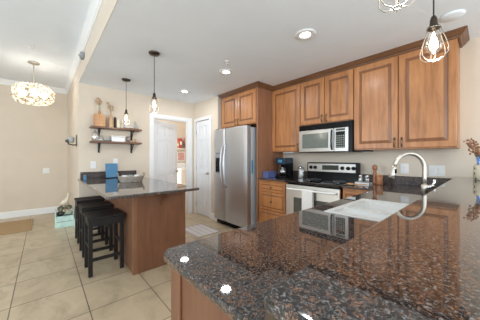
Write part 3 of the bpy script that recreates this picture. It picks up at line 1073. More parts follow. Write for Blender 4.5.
for s in (-1, 1):
    MB().tube([(0.92 + s * 0.165, 3.30, IZ + 0.08), (0.92 + s * 0.175, 3.305, IZ + 0.125), (0.92 + s * 0.175, 3.355, IZ + 0.125), (0.92 + s * 0.165, 3.36, IZ + 0.08)], 0.006, 8).build('handle', 'wicker', t)
for i, (dx, dy, mt, lab) in enumerate(((-0.085, 0.0, 'porcelain', 'white cup on the left inside the wicker basket'), (0.07, -0.01, 'porcelain', 'white cup on the right inside the wicker basket'),
                                       (-0.008, 0.03, 'grey_ceramic', 'grey cup in the middle of the wicker basket'))):
    c = thing('cup', (0.92 + dx, 3.33 + dy, IZ + 0.012), lab, 'cup', 'cups in the wicker basket')
    MB().lathe([(0.02, 0), (0.028, 0.02), (0.034, 0.06), (0.035, 0.085), (0.032, 0.085), (0.03, 0.06), (0.018, 0.012), (0, 0.012)], (0.92 + dx, 3.33 + dy, IZ + 0.012), 18).build('bowl', mt, c)
    MB().tube([(0.92 + dx + 0.033, 3.33 + dy - 0.01, IZ + 0.08), (0.92 + dx + 0.05, 3.33 + dy - 0.018, IZ + 0.07), (0.92 + dx + 0.047, 3.33 + dy - 0.016, IZ + 0.045), (0.92 + dx + 0.031, 3.33 + dy - 0.009, IZ + 0.035)], 0.005, 6).build('handle', mt, c)
tag(MB().box(0.455, 0.485, 4.02, 4.11, IZ, IZ + 0.075, 0.006, 2).build('box', 'blue'), 'small dark blue box at the far left corner of the island', 'box')

# ------------------------------------------------------------------ shelves on the far wall
def shelf(z, label):
    t = thing('wall_shelf', (0.955, 4.3, z), label, 'shelf', 'walnut shelves on the far wall')
    MB().box(0.565, 1.345, 4.20, KY - 0.002, z - 0.028, z, 0.004, 1).build('board', 'shelf', t)
    for x in (0.70, 1.215):
        b = MB()
        b.box(x - 0.014, x + 0.014, KY - 0.008, KY - 0.002, z - 0.19, z - 0.028)
        b.box(x - 0.014, x + 0.014, 4.23, KY - 0.002, z - 0.034, z - 0.028)
        b.extrude([(0, -0.17), (0.012, -0.17), (-0.13, -0.034), (-0.15, -0.034)], (x - 0.006, KY - 0.008, z), (0, 1, 0), (0, 0, 1), (1, 0, 0), 0.012)
        b.build('bracket', 'iron', t)
    return t


Z1, Z2 = 1.755, 1.515
shelf(Z1, 'upper walnut wall shelf holding the wooden vases')
shelf(Z2, 'lower walnut wall shelf holding glassware and the white box')

t = thing('wooden_vase', (0.695, 4.30, Z1), 'wide blocky light wooden vase at the left end of the upper shelf', 'vase', 'wooden vases on the upper shelf')
b = MB().box(0.615, 0.775, 4.25, 4.35, Z1, Z1 + 0.205, 0.006, 2)
b.build('body', 'oak', t)
MB().lathe([(0.022, 0.0), (0.02, 0.05), (0.024, 0.058), (0.017, 0.058), (0.015, 0.0)], (0.695, 4.30, Z1 + 0.204), 16).build('neck', 'oak', t)
b = MB()
for k in range(3):
    b.box(0.614, 0.776, 4.2485, 4.252, Z1 + 0.05 + k * 0.055, Z1 + 0.053 + k * 0.055)
b.build('grooves', 'copper', t)


def bloom(b, c, r, n, size):
    for k in range(n):
        a = random.uniform(0, 2 * math.pi); e = math.asin(random.uniform(-1, 1))
        d = Vector((math.cos(a) * math.cos(e), math.sin(a) * math.cos(e), math.sin(e))) * r * random.uniform(0.5, 1)
        b.ball(Vector(c) + d, size, size * 0.6, size, 6, 4)


t = thing('dried_flowers', (0.695, 4.30, Z1 + 0.22), 'round tan dried bloom standing in the wide wooden vase', 'dried flowers')
MB().tube([(0.695, 4.30, Z1 + 0.215), (0.69, 4.298, Z1 + 0.31), (0.685, 4.295, Z1 + 0.38)], 0.008, 6).tube([(0.70, 4.30, Z1 + 0.215), (0.705, 4.295, Z1 + 0.33)], 0.006, 6).build('stem', 'pale_green', t)
b = MB(); bloom(b, (0.683, 4.295, Z1 + 0.42), 0.052, 40, 0.017); b.build('bloom', 'dry_tan', t)

t = thing('wooden_vase', (0.865, 4.30, Z1), 'narrow tapering wooden vase second from left on the upper shelf', 'vase', 'wooden vases on the upper shelf')
b = MB().lathe([(0.042, 0), (0.043, 0.01), (0.041, 0.12), (0.034, 0.175), (0.018, 0.20), (0.016, 0.225), (0.02, 0.232), (0.012, 0.232), (0.010, 0.19), (0, 0.19)], (0.865, 4.30, Z1), 20)
b.build('body', 'pale_oak', t)
t = thing('dried_flowers', (0.865, 4.30, Z1 + 0.22), 'loose sprig of dried tan flowers in the narrow wooden vase', 'dried flowers')
b = MB()
tips = [(-0.05, 0, 0.19), (-0.02, 0.01, 0.15), (0.02, -0.01, 0.13), (0.015, 0, 0.09), (-0.035, 0, 0.12)]
for dx, dy, dz in tips:
    b.tube([(0.865, 4.30, Z1 + 0.195), (0.865 + dx * 0.3, 4.3, Z1 + 0.225 + dz * 0.5), (0.865 + dx, 4.30 + dy, Z1 + 0.225 + dz)], 0.0035, 5)
b.build('stems', 'straw', t)
b = MB()
for dx, dy, dz in tips:
    bloom(b, (0.865 + dx, 4.30 + dy, Z1 + 0.225 + dz), 0.022, 9, 0.012)
b.build('blooms', 'dry_tan', t)
tag(MB().box(0.925, 0.937, 4.28, 4.37, Z1, Z1 + 0.19, 0.002, 1).build('board', 'iron'), 'slim dark board upright right of the narrow wooden vase', 'board')
t = thing('book', (0.965, 4.31, Z1), 'cream book standing on the upper shelf beside the wooden vases', 'book')
MB().box(0.943, 0.946, 4.24, 4.37, Z1, Z1 + 0.15).box(0.982, 0.985, 4.24, 4.37, Z1, Z1 + 0.15).box(0.943, 0.985, 4.238, 4.242, Z1, Z1 + 0.15).build('cover', 'cream', t)
MB().box(0.946, 0.982, 4.242, 4.366, Z1 + 0.003, Z1 + 0.147).build('pages', 'paper', t)
t = thing('candle_holder', (1.03, 4.30, Z1), 'small cream candle in the middle of the upper shelf', 'candle')
MB().lathe([(0.03, 0), (0.032, 0.01), (0.032, 0.07), (0.028, 0.07), (0.028, 0.06), (0, 0.06)], (1.03, 4.30, Z1), 16).build('body', 'cream', t)
MB().cyl((1.03, 4.3, Z1 + 0.06), (1.03, 4.3, Z1 + 0.08), 0.0015, n=6).build('wick', 'iron', t)
t = thing('dish', (1.13, 4.29, Z1), 'shallow white dish on the upper shelf left of the sail ornament', 'dish')
MB().lathe([(0.04, 0), (0.065, 0.012), (0.09, 0.03), (0.086, 0.033), (0.06, 0.016), (0, 0.012)], (1.13, 4.29, Z1), 24).build('bowl', 'porcelain', t)
t = thing('ornament', (1.265, 4.30, Z1), 'small grey sailboat-shaped ornament at the right end of the upper shelf', 'ornament')
MB().box(1.225, 1.315, 4.28, 4.32, Z1, Z1 + 0.022, 0.006, 2).build('hull', 'shelf', t)
MB().extrude([(-0.02, 0.03), (0.05, 0.03), (-0.012, 0.15)], (1.265, 4.298, Z1), (1, 0, 0), (0, 0, 1), (0, 1, 0), 0.004).build('sail', 'grey_ceramic', t)
MB().cyl((1.25, 4.30, Z1 + 0.02), (1.25, 4.30, Z1 + 0.16), 0.003, n=6).build('mast', 'iron', t)

# lower shelf
t = thing('glass_jar', (0.635, 4.29, Z2), 'lidded clear glass jar at the left end of the lower shelf', 'jar')
MB().lathe([(0.045, 0), (0.052, 0.01), (0.052, 0.10), (0.04, 0.125), (0.04, 0.135), (0.037, 0.135), (0.037, 0.122), (0.048, 0.098), (0.048, 0.012), (0, 0.008)], (0.635, 4.29, Z2), 20).build('body', 'glass', t)
MB().lathe([(0.043, 0), (0.043, 0.012), (0.012, 0.02), (0.014, 0.038), (0, 0.042)], (0.635, 4.29, Z2 + 0.135), 18).build('lid', 'nickel', t)
t = thing('glass_decanter', (0.72, 4.31, Z2), 'clear glass decanter with stopper second from left on the lower shelf', 'decanter')
MB().lathe([(0.035, 0), (0.04, 0.01), (0.036, 0.07), (0.014, 0.10), (0.013, 0.14), (0.02, 0.145), (0.016, 0.145), (0.010, 0.14), (0.03, 0.06), (0, 0.008)], (0.72, 4.31, Z2), 18).build('body', 'glass', t)
MB().ball((0.72, 4.31, Z2 + 0.162), 0.017).build('stopper', 'glass', t)
t = thing('dish', (0.80, 4.27, Z2), 'shallow grey dish on the lower shelf left of the white box', 'dish')
MB().lathe([(0.03, 0), (0.055, 0.02), (0.066, 0.045), (0.062, 0.045), (0.05, 0.022), (0, 0.01)], (0.80, 4.27, Z2), 20).build('bowl', 'grey_ceramic', t)
t = thing('bread_box', (0.965, 4.30, Z2), 'long white lidded box in the middle of the lower shelf', 'box')
MB().box(0.86, 1.075, 4.235, 4.36, Z2, Z2 + 0.082, 0.01, 2).build('body', 'porcelain', t)
MB().box(0.855, 1.08, 4.23, 4.365, Z2 + 0.083, Z2 + 0.1, 0.006, 2).build('lid', 'white_plastic', t)
t = thing('glass_tumbler', (1.135, 4.29, Z2), 'clear glass tumbler right of the white box on the lower shelf', 'glass')
MB().lathe([(0.03, 0), (0.036, 0.11), (0.033, 0.11), (0.028, 0.008), (0, 0.008)], (1.135, 4.29, Z2), 18).build('cup', 'glass', t)
t = thing('pot', (1.235, 4.29, Z2), 'small tan ceramic pot at the right end of the lower shelf', 'pot')
MB().lathe([(0.028, 0), (0.038, 0.03), (0.034, 0.06), (0.038, 0.066), (0.033, 0.066), (0.03, 0.05), (0, 0.05)], (1.235, 4.29, Z2), 18).build('body', 'dry_tan', t)

# ------------------------------------------------------------------ plates on walls
def plate(name, c, axis, w, h, label, cat, n=1, slot='outlet'):
    t = thing(name, c, label, cat)
    x, y, z = c
    if axis == 'Y':       # on a wall facing -Y
        MB().box(x - w / 2, x + w / 2, y - 0.007, y - 0.001, z - h / 2, z + h / 2, 0.002, 1).build('cover_plate', 'white_plastic', t)
    else:
        MB().box(x - 0.007, x - 0.001, y - w / 2, y + w / 2, z - h / 2, z + h / 2, 0.002, 1).build('cover_plate', 'white_plastic', t)
    for k in range(n):
        o = (k - (n - 1) / 2) * 0.046
        if slot == 'outlet':
            rows = (-0.02, 0.02); ww, hh = 0.017, 0.014
        else:
            rows = (0,); ww, hh = 0.015, 0.032
        for r in rows:
            if axis == 'Y':
                MB().box(x + o - ww, x + o + ww, y - 0.010, y - 0.006, z + r - hh, z + r + hh, 0.002, 1).build('socket' if slot == 'outlet' else 'rocker', 'enamel', t)
            else:
                MB().box(x - 0.010, x - 0.006, y + o - ww, y + o + ww, z + r - hh, z + r + hh, 0.002, 1).build('socket' if slot == 'outlet' else 'rocker', 'enamel', t)


plate('wall_outlet', (0.62, KY, 1.12), 'Y', 0.075, 0.12, 'white wall outlet above the island left of the blue book', 'outlet')
plate('wall_outlet', (0.955, KY, 1.165), 'Y', 0.075, 0.12, 'white wall outlet half hidden behind the blue book', 'outlet')
plate('wall_outlet', (WX, 0.665, 1.11), 'X', 0.08, 0.12, 'white wall outlet seen through the arch of the faucet', 'outlet')
plate('light_switch', (WX, 0.375, 1.095), 'X', 0.13, 0.12, 'wide white double switch plate right of the faucet', 'switch', 2, 'rocker')
plate('light_switch', (0.045, DY, 0.95), 'Y', 0.115, 0.12, 'white switch plate on the bare dining wall under the chandelier', 'switch', 2, 'rocker')

# sconce on the end of the far wall
t = thing('wall_sconce', (HX, 4.66, 1.52), 'small dark metal wall lantern on the wall edge left of the shelves', 'lamp')
MB().box(HX - 0.012, HX - 0.001, 4.62, 4.70, 1.43, 1.63, 0.003, 1).build('back_plate', 'bronze', t)
MB().tube([(HX - 0.01, 4.66, 1.46), (HX - 0.06, 4.66, 1.455), (HX - 0.11, 4.66, 1.47), (HX - 0.125, 4.66, 1.50)], 0.011, 8).build('arm', 'bronze', t)
MB().lathe([(0.03, 0), (0.045, 0.03), (0.05, 0.08), (0.042, 0.10), (0.038, 0.10), (0.045, 0.08), (0.04, 0.03), (0, 0.004)], (HX - 0.08, 4.66, 1.49), 16).build('glass_shade', 'grey_ceramic', t)
MB().lathe([(0.022, 0), (0.035, 0.012), (0.03, 0.04), (0, 0.045)], (HX - 0.125, 4.66, 1.50), 14).build('cup', 'bronze', t)

# ------------------------------------------------------------------ lights
def pendant(x, y, label, zc=CE):
    t = thing('pendant_lamp', (x, y, zc), label, 'lamp', 'wire cage pendant lamps')
    zb = 1.752
    MB().lathe([(0.062, 0), (0.062, -0.006), (0.055, -0.02), (0.02, -0.026), (0, -0.026)], (x, y, zc - 0.001), 24).build('canopy', 'bronze', t)
    MB().cyl((x, y, zc - 0.02), (x, y, zb + 0.225), 0.0035, n=8).build('cord', 'cord', t)
    MB().lathe([(0.0, 0.235), (0.010, 0.235), (0.016, 0.215), (0.018, 0.185), (0.028, 0.178), (0.028, 0.168), (0.016, 0.164), (0, 0.164)], (x, y, zb), 18).build('socket', 'bronze', t)
    gl = MB().lathe([(0.012, 0.165), (0.016, 0.15), (0.032, 0.112), (0.038, 0.085), (0.034, 0.06), (0.02, 0.044), (0, 0.038)], (x, y, zb), 18).build('bulb', 'bulb_glass', t)
    MB().lathe([(0, 0.15), (0.006, 0.145), (0.012, 0.12), (0.019, 0.09), (0.017, 0.066), (0, 0.056)], (x, y, zb), 14).build('filament', 'bulb', gl)
    b = MB()
    prof = [(0.028, 0.172), (0.034, 0.15), (0.05, 0.10), (0.061, 0.06), (0.06, 0.03), (0.042, 0.008), (0.012, 0.0)]
    for k in range(6):
        a = 2 * math.pi * k / 6 + 0.3
        b.tube([(x + r * math.cos(a), y + r * math.sin(a), zb + z) for r, z in prof], 0.0019, 6)
    for r, z in (prof[0], prof[6]):
        b.tube([(x + r * math.cos(a), y + r * math.sin(a), zb + z) for a in [2 * math.pi * j / 24 for j in range(24)]], 0.0022, 6, True)
    b.build('cage', 'cage', t)
    d = bpy.data.lights.new('pendant_bulb', 'POINT')
    d.energy = 2.5
    d.color = (1.0, 0.92, 0.80)
    d.shadow_soft_size = 0.02
    lo = bpy.data.objects.new('pendant_bulb', d)
    COL.objects.link(lo)
    lo.parent = t
    lo.location = (0, 0, zb + 0.025 - zc)
    return t


p1 = pendant(0.955, 2.56, 'wire cage pendant lamp hanging over the near end of the island')
def pcopy(x, y, label):
    return move_copy(p1, (x - 0.955, y - 2.56, 0), label)
pcopy(0.955, 3.72, 'wire cage pendant lamp over the island in front of the shelves')
pcopy(1.545, 0.19, 'lit wire cage pendant lamp hanging before the right wall cabinet')
pcopy(0.905, 0.205, 'wire cage pendant lamp at the top edge, only its bottom showing')

# dining chandelier
cx, cy = -0.12, 5.05
t = thing('chandelier', (cx, cy, DC), 'round woven cream chandelier glowing in the dining area', 'chandelier')
MB().lathe([(0.075, 0), (0.075, -0.012), (0.06, -0.022), (0, -0.022)], (cx, cy, DC - 0.001), 24).build('canopy', 'nickel', t)
MB().cyl((cx, cy, DC - 0.02), (cx, cy, 2.40), 0.006, n=10).build('rod', 'nickel', t)
b = MB()
for k in range(520):
    # shell petals and wire loops covering an oblate ball
    zz = 1 - 2 * (k + 0.5) / 520
    az = k * 2.399963 + random.uniform(-0.15, 0.15)
    p = Vector((math.sqrt(1 - zz * zz) * math.cos(az), math.sqrt(1 - zz * zz) * math.sin(az), zz))
    g = max(math.hypot(p.x, p.y), 1e-3) ** -0.3
    jr = random.uniform(0.95, 1.03)
    c = Vector((cx + p.x * g * 0.262 * jr, cy + p.y * g * 0.262 * jr, 2.30 + math.copysign(abs(p.z) ** 0.75, p.z) * 0.17 * jr))
    nrm = (Vector((p.x, p.y, p.z * 1.5)) + Vector((random.gauss(0, 0.35), random.gauss(0, 0.35), random.gauss(0, 0.35)))).normalized()
    pr = random.uniform(0.011, 0.019)
    b.tube([c - nrm * 0.0012, c + nrm * 0.0012], pr, 7, mi=0 if random.random() < 0.72 else 1)
b.build('shade', ['shell', 'straw'], t)['kind'] = 'stuff'
for dx, dy in ((0.13, -0.03), (-0.13, 0.0), (0.02, -0.15)):
    MB().ball((cx + dx, cy + dy, 2.30), 0.05).build('bulb', 'bulb_soft', t)
b = MB()
for dx, dy in ((0.13, -0.03), (-0.13, 0.0), (0.02, -0.15)):
    b.tube([(cx, cy, 2.42), (cx + dx, cy + dy, 2.40), (cx + dx, cy + dy, 2.33)], 0.007, 8)
b.build('lamp_arms', 'nickel', t)
pl = bpy.data.lights.new('chandelier_lamp', 'POINT')
pl.energy = 4
pl.color = (1.0, 0.93, 0.82)
pl.shadow_soft_size = 0.10
po = bpy.data.objects.new('chandelier_lamp', pl)
COL.objects.link(po)
po.parent = t
po.location = (0, 0, 2.30 - DC)

# recessed lights
for i, (x, y, lab) in enumerate(((1.92, 1.19, 'recessed ceiling light nearest the camera, in front of the cabinets'),
                                 (1.92, 2.45, 'middle recessed ceiling light, before the refrigerator cabinet'),
                                 (1.92, 3.67, 'recessed ceiling light farthest back, near the doorway'))):
    t = thing('recessed_light', (x, y, CE), lab, 'ceiling light', 'recessed ceiling lights')
    MB().lathe([(0.098, -0.001), (0.100, -0.004), (0.094, -0.009), (0.070, -0.011), (0.052, -0.007), (0.050, -0.003)], (x, y, CE), 28, cap0=False, cap1=False).build('trim_ring', 'white_plastic', t)
    MB().lathe([(0, -0.0045), (0.052, -0.0045), (0.052, -0.002), (0, -0.002)], (x, y, CE), 24, cap0=False, cap1=False).build('lens', 'led', t)
    L = area('recessed_lamp', (x, y, CE - 0.012), (0, 0, 0), 0.13, 0.13, 4.8, (0.97, 0.985, 1.0), 'DISK')
    L.parent = t
    L.matrix_parent_inverse = Matrix.Translation(-Vector((x, y, CE)))

t = thing('smoke_detector', (2.62, 0.0, CE), 'round white smoke detector on the ceiling at the upper right', 'smoke detector')
# ceiling fittings
sd = (2.60, 0.20)
t.location = (sd[0], sd[1], CE); WL[t] = Vector((sd[0], sd[1], CE))
MB().lathe([(0.0, -0.001), (0.08, -0.001), (0.08, -0.008), (0.068, -0.014), (0, -0.015)], (sd[0], sd[1], CE), 24).build('body', 'ceil', t)


def sprinkler(x, y, z, label):
    t = thing('sprinkler_head', (x, y, z), label, 'sprinkler', 'ceiling sprinkler heads')
    MB().lathe([(0, -0.001), (0.03, -0.001), (0.026, -0.008), (0, -0.01)], (x, y, z), 16).build('escutcheon', 'white_plastic', t)
    MB().cyl((x, y, z - 0.008), (x, y, z - 0.035), 0.006, n=10).lathe([(0, 0), (0.014, 0), (0.014, -0.003), (0, -0.003)], (x, y, z - 0.035), 12).build('deflector', 'chrome', t)


sprinkler(1.72, 2.17, CE, 'small sprinkler head on the kitchen ceiling above the middle recessed light')
sprinkler(-0.13, 4.3, DC, 'small sprinkler head on the dining ceiling above the chandelier')
t = thing('motion_sensor', (HX - 0.03, 3.75, 2.66), 'small grey sensor box mounted on the header beam', 'sensor')
MB().box(HX - 0.05, HX - 0.001, 3.70, 3.80, 2.615, 2.70, 0.012, 2).build('housing', 'sensor', t)
MB().ball((HX - 0.05, 3.75, 2.655), 0.018, 0.03, 0.02).build('lens', 'grey_ceramic', t)

# ------------------------------------------------------------------ things on the run counter
CZ = 0.914
t = thing('tissue_box', (2.77, 2.39, CZ), 'low blue and violet box on the counter against the refrigerator panel', 'box')
MB().box(2.69, 2.90, 2.345, 2.455, CZ, CZ + 0.095, 0.004, 1).build('body', 'blue_box', t)
MB().box(2.685, 2.905, 2.34, 2.46, CZ + 0.08, CZ + 0.1, 0.003, 1).build('lid', 'blue_box', t)
t = thing('coffee_maker', (2.98, 2.27, CZ), 'black drip coffee maker on the counter left of the range', 'coffee maker')
kx0, kx1, ky0, ky1 = 2.86, 3.10, 2.15, 2.33
MB().box(kx0, kx1, ky0, ky1, CZ, CZ + 0.035, 0.008, 2).build('base', 'black', t)
MB().box(kx0 + 0.14, kx1, ky0, ky1, CZ + 0.03, CZ + 0.24, 0.006, 2).build('column', 'black', t)
MB().box(kx0 + 0.005, kx1, ky0, ky1, CZ + 0.215, CZ + 0.325, 0.012, 2).build('brew_head', 'teal_gloss', t)
MB().box(kx0 + 0.002, kx0 + 0.008, ky0 + 0.05, ky1 - 0.05, CZ + 0.25, CZ + 0.29, 0.001, 1).build('display', 'blue', t)
cr = MB().lathe([(0.045, 0), (0.062, 0.02), (0.066, 0.07), (0.05, 0.12), (0.045, 0.14), (0.042, 0.14), (0.047, 0.118), (0.06, 0.07), (0.055, 0.02), (0, 0.006)], (kx0 + 0.07, 2.24, CZ + 0.037), 20).build('carafe', 'glass', t)
MB().lathe([(0, 0.012), (0.053, 0.02), (0.058, 0.06), (0, 0.075)], (kx0 + 0.07, 2.24, CZ + 0.037), 18).build('coffee', 'black_glass', cr)
MB().tube([(kx0 + 0.02, 2.225, CZ + 0.16), (kx0 - 0.03, 2.21, CZ + 0.155), (kx0 - 0.035, 2.208, CZ + 0.09), (kx0 + 0.01, 2.222, CZ + 0.07)], 0.009, 8).build('handle', 'black', cr)
t = thing('canister', (3.11, 2.39, CZ), 'tall dark brown canister behind the coffee maker', 'canister')
MB().lathe([(0.06, 0), (0.062, 0.01), (0.062, 0.24), (0, 0.24)], (3.11, 2.39, CZ), 20).build('body', 'crown', t)
MB().lathe([(0.064, 0), (0.064, 0.025), (0.012, 0.03), (0.012, 0.045), (0, 0.047)], (3.11, 2.39, CZ + 0.24), 20).build('lid', 'crown', t)
t = thing('glass_canister', (3.06, 1.975, CZ), 'clear glass canister of white packets beside the range backguard', 'canister')
MB().lathe([(0.05, 0), (0.054, 0.008), (0.054, 0.15), (0.048, 0.16), (0.045, 0.16), (0.05, 0.148), (0.05, 0.012), (0, 0.008)], (3.06, 1.975, CZ), 20).build('body', 'glass', t)
MB().lathe([(0.05, 0), (0.05, 0.014), (0.016, 0.02), (0.014, 0.034), (0, 0.036)], (3.06, 1.975, CZ + 0.16), 18).build('lid', 'chrome', t)
b = MB()
for k in range(9):
    b.box(3.025 + (k % 3) * 0.02, 3.043 + (k % 3) * 0.02, 1.95, 2.0, CZ + 0.012 + (k // 3) * 0.036, CZ + 0.045 + (k // 3) * 0.036, 0.003, 1, rot=((3.06, 1.975, CZ), k * 0.3, 'Z'))
b.build('packets', 'cloth', t)
t = thing('cabinet_light', (3.0, 2.2, 1.318), 'white puck light under the wall cabinet above the coffee maker', 'light')
MB().box(3.0, 3.1, 2.08, 2.28, 1.315, 1.334, 0.005, 2).build('body', 'white_plastic', t)

for i, (x, y, lab) in enumerate(((2.985, 1.065, 'left one of the two glass shakers with chrome caps beside the range'),
                                 (2.985, 0.99, 'right one of the two glass shakers, next to the pepper mill'))):
    t = thing('shaker', (x, y, CZ + 0.012), lab, 'shaker', 'glass salt and pepper shakers')
    MB().lathe([(0.026, 0), (0.028, 0.005), (0.026, 0.06), (0.022, 0.07), (0.02, 0.07), (0.023, 0.06), (0.024, 0.006), (0, 0.005)], (x, y, CZ + 0.012), 16).build('jar', 'glass', t)
    MB().lathe([(0.023, 0.0), (0.022, 0.045), (0, 0.045)], (x, y, CZ + 0.02), 14).build('contents', 'cloth' if i == 0 else 'sensor', t)
    MB().lathe([(0.025, 0), (0.025, 0.018), (0.018, 0.03), (0, 0.033)], (x, y, CZ + 0.082), 16).build('cap', 'chrome', t)
t = thing('tray', (2.98, 1.02, CZ), 'small white tray under the two glass shakers', 'tray')
MB().box(2.93, 3.035, 0.945, 1.11, CZ + 0.001, CZ + 0.008, 0.002, 1).build('base', 'porcelain', t)
MB().box(2.925, 2.932, 0.94, 1.115, CZ + 0.001, CZ + 0.02).box(3.033, 3.04, 0.94, 1.115, CZ + 0.001, CZ + 0.02).box(2.925, 3.04, 0.94, 0.947, CZ + 0.001, CZ + 0.02).box(2.925, 3.04, 1.108, 1.115, CZ + 0.001, CZ + 0.02).build('rim', 'porcelain', t)
t = thing('pepper_mill', (3.07, 0.93, CZ), 'tall turned wooden pepper mill standing by the backsplash', 'mill')
MB().lathe([(0.03, 0), (0.032, 0.008), (0.026, 0.03), (0.021, 0.07), (0.024, 0.11), (0.017, 0.15), (0.02, 0.165), (0, 0.165)], (3.07, 0.93, CZ), 20).build('body', 'copper', t)
MB().lathe([(0.012, 0), (0.026, 0.012), (0.03, 0.035), (0.026, 0.06), (0.012, 0.07), (0, 0.071)], (3.07, 0.93, CZ + 0.166), 20).build('grinder_head', 'copper', t)
MB().lathe([(0.006, 0), (0.007, 0.008), (0, 0.012)], (3.07, 0.93, CZ + 0.237), 10).build('finial', 'chrome', t)
t = thing('wooden_pot', (3.02, 0.865, CZ), 'short wooden pot right of the pepper mill', 'pot')
MB().lathe([(0.035, 0), (0.038, 0.01), (0.034, 0.06), (0.036, 0.11), (0.031, 0.11), (0.03, 0.02), (0, 0.018)], (3.02, 0.865, CZ), 20).build('body', 'copper', t)
MB().lathe([(0.037, 0), (0.037, 0.01), (0.008, 0.014), (0.009, 0.024), (0, 0.026)], (3.02, 0.865, CZ + 0.11), 20).build('lid', 'oak', t)
t = thing('wooden_spoon', (2.74, 1.03, CZ), 'wooden spoon lying on the counter at the range corner', 'spoon')
MB().tube([(2.80, 0.93, CZ + 0.012), (2.75, 1.02, CZ + 0.012), (2.735, 1.05, CZ + 0.014)], [0.007, 0.007, 0.008], 8).build('handle', 'oak', t)
MB().ball((2.715, 1.085, CZ + 0.015), 0.028, 0.042, 0.013).build('bowl', 'oak', t)

# vase and dried flowers on the bar
vx, vy, BZ = 2.88, 0.02, 1.04
t = thing('bar_vase', (vx, vy, BZ), 'cream leaf-patterned vase with clear blue neck at the right end of the bar', 'vase')
MB().lathe([(0.058, 0), (0.066, 0.006), (0.068, 0.06), (0.066, 0.125), (0.058, 0.135), (0, 0.135)], (vx, vy, BZ), 26).build('body', 'leaf_print', t)
MB().lathe([(0.05, 0.0), (0.045, 0.02), (0.05, 0.06), (0.055, 0.085), (0.052, 0.085), (0.046, 0.06), (0.041, 0.02), (0.045, 0.0)], (vx, vy, BZ + 0.134), 24, cap0=False, cap1=False).build('neck', 'blue_glass', t)
t = thing('dried_flowers', (vx, vy, BZ + 0.13), 'rust-brown dried flower spray leaning left out of the bar vase', 'dried flowers')
stems, blooms = MB(), MB()
for k in range(16):
    # lean towards the cabinets (left in the photo: +y)
    a = random.uniform(-0.5, 0.5)
    reach = random.uniform(0.03, 0.115)
    h = random.uniform(0.10, 0.24)
    tip = Vector((vx + a * 0.12, vy + reach, BZ + 0.137 + h))
    midp = Vector((vx + a * 0.04, vy + reach * 0.35, BZ + 0.137 + h * 0.6))
    stems.tube([(vx + a * 0.03, vy + 0.01, BZ + 0.137), midp, tip], 0.0016, 5)
    for j in range(7):
        p = midp.lerp(tip, 0.3 + 0.7 * j / 6) + Vector((random.gauss(0, 0.008), random.gauss(0, 0.008), random.gauss(0, 0.006)))
        s = random.uniform(0.004, 0.0085)
        blooms.ball(p, s, s, s * 1.3, 6, 4)
stems.build('stems', 'straw', t)
blooms.build('blooms', 'dry_red', t)

# ------------------------------------------------------------------ floor things
tag(MB().box(-1.15, -0.15, 5.17, 6.12, 0.001, 0.012, 0.004, 1).build('jute_mat', 'jute'), 'golden brown jute mat on the tiles before the dining wall', 'mat')
t = thing('rug', (1.99, 3.26, 0), 'small pale grey patterned rug in front of the refrigerator', 'rug')
MB().box(1.78, 2.20, 2.98, 3.54, 0.001, 0.009, 0.003, 1).build('pile', 'rug', t)
MB().box(1.775, 2.205, 2.965, 2.985, 0.001, 0.008).box(1.775, 2.205, 3.535, 3.555, 0.001, 0.008).build('border', 'wicker', t)

# mint crate with gourds
gx, gy = 0.286, 5.12
t = thing('crate', (gx, gy, 0), 'mint green wooden crate on the floor behind the stools', 'crate')
b = MB()
ang = math.radians(-3)
RC = ((gx, gy, 0), ang, 'Z')
hw, hd, hh = 0.125, 0.12, 0.20
b.box(gx - hw, gx + hw, gy - hd, gy + hd, 0.001, 0.016, rot=RC)
for s in (-1, 1):
    for k in range(2):
        b.box(gx - hw, gx + hw, gy + s * hd - 0.007, gy + s * hd + 0.007, 0.012 + k * 0.10, 0.105 + k * 0.10, 0.003, 1, rot=RC)
b.build('slats', 'mint', t)
for s in (-1, 1):
    MB().box(gx + s * hw - 0.008, gx + s * hw + 0.008, gy - hd, gy + hd, 0.0, 0.30, 0.004, 1, rot=RC).build('end_board', 'mint', t)


def rp(dx, dy, z):
    return (gx + dx * math.cos(ang) - dy * math.sin(ang), gy + dx * math.sin(ang) + dy * math.cos(ang), z)


def gourd(dx, dy, z, r, mt, label, stem_len=0.03):
    c = rp(dx, dy, z)
    t = thing('gourd', (c[0], c[1], z - r * 0.85), label, 'gourd', 'dark gourds in the mint crate')
    b = MB()
    n, m = 28, 12
    rings = []
    for i in range(1, m):
        e = math.pi * i / m
        ring = []
        for k in range(n):
            a = 2 * math.pi * k / n
            rad = r * math.sin(e) * (1 + 0.05 * math.cos(7 * a))
            ring.append((c[0] + rad * math.cos(a), c[1] + rad * math.sin(a), z - r * 0.85 * math.cos(e)))
        rings.append(ring)
    b.rings(rings)
    b.build('body', mt, t)
    MB().tube([(c[0], c[1], z + r * 0.78), (c[0] + 0.004, c[1], z + r * 0.8 + stem_len), (c[0] + 0.012, c[1], z + r * 0.8 + stem_len * 1.3)], [0.011, 0.008, 0.007], 8).build('stem', 'straw', t)


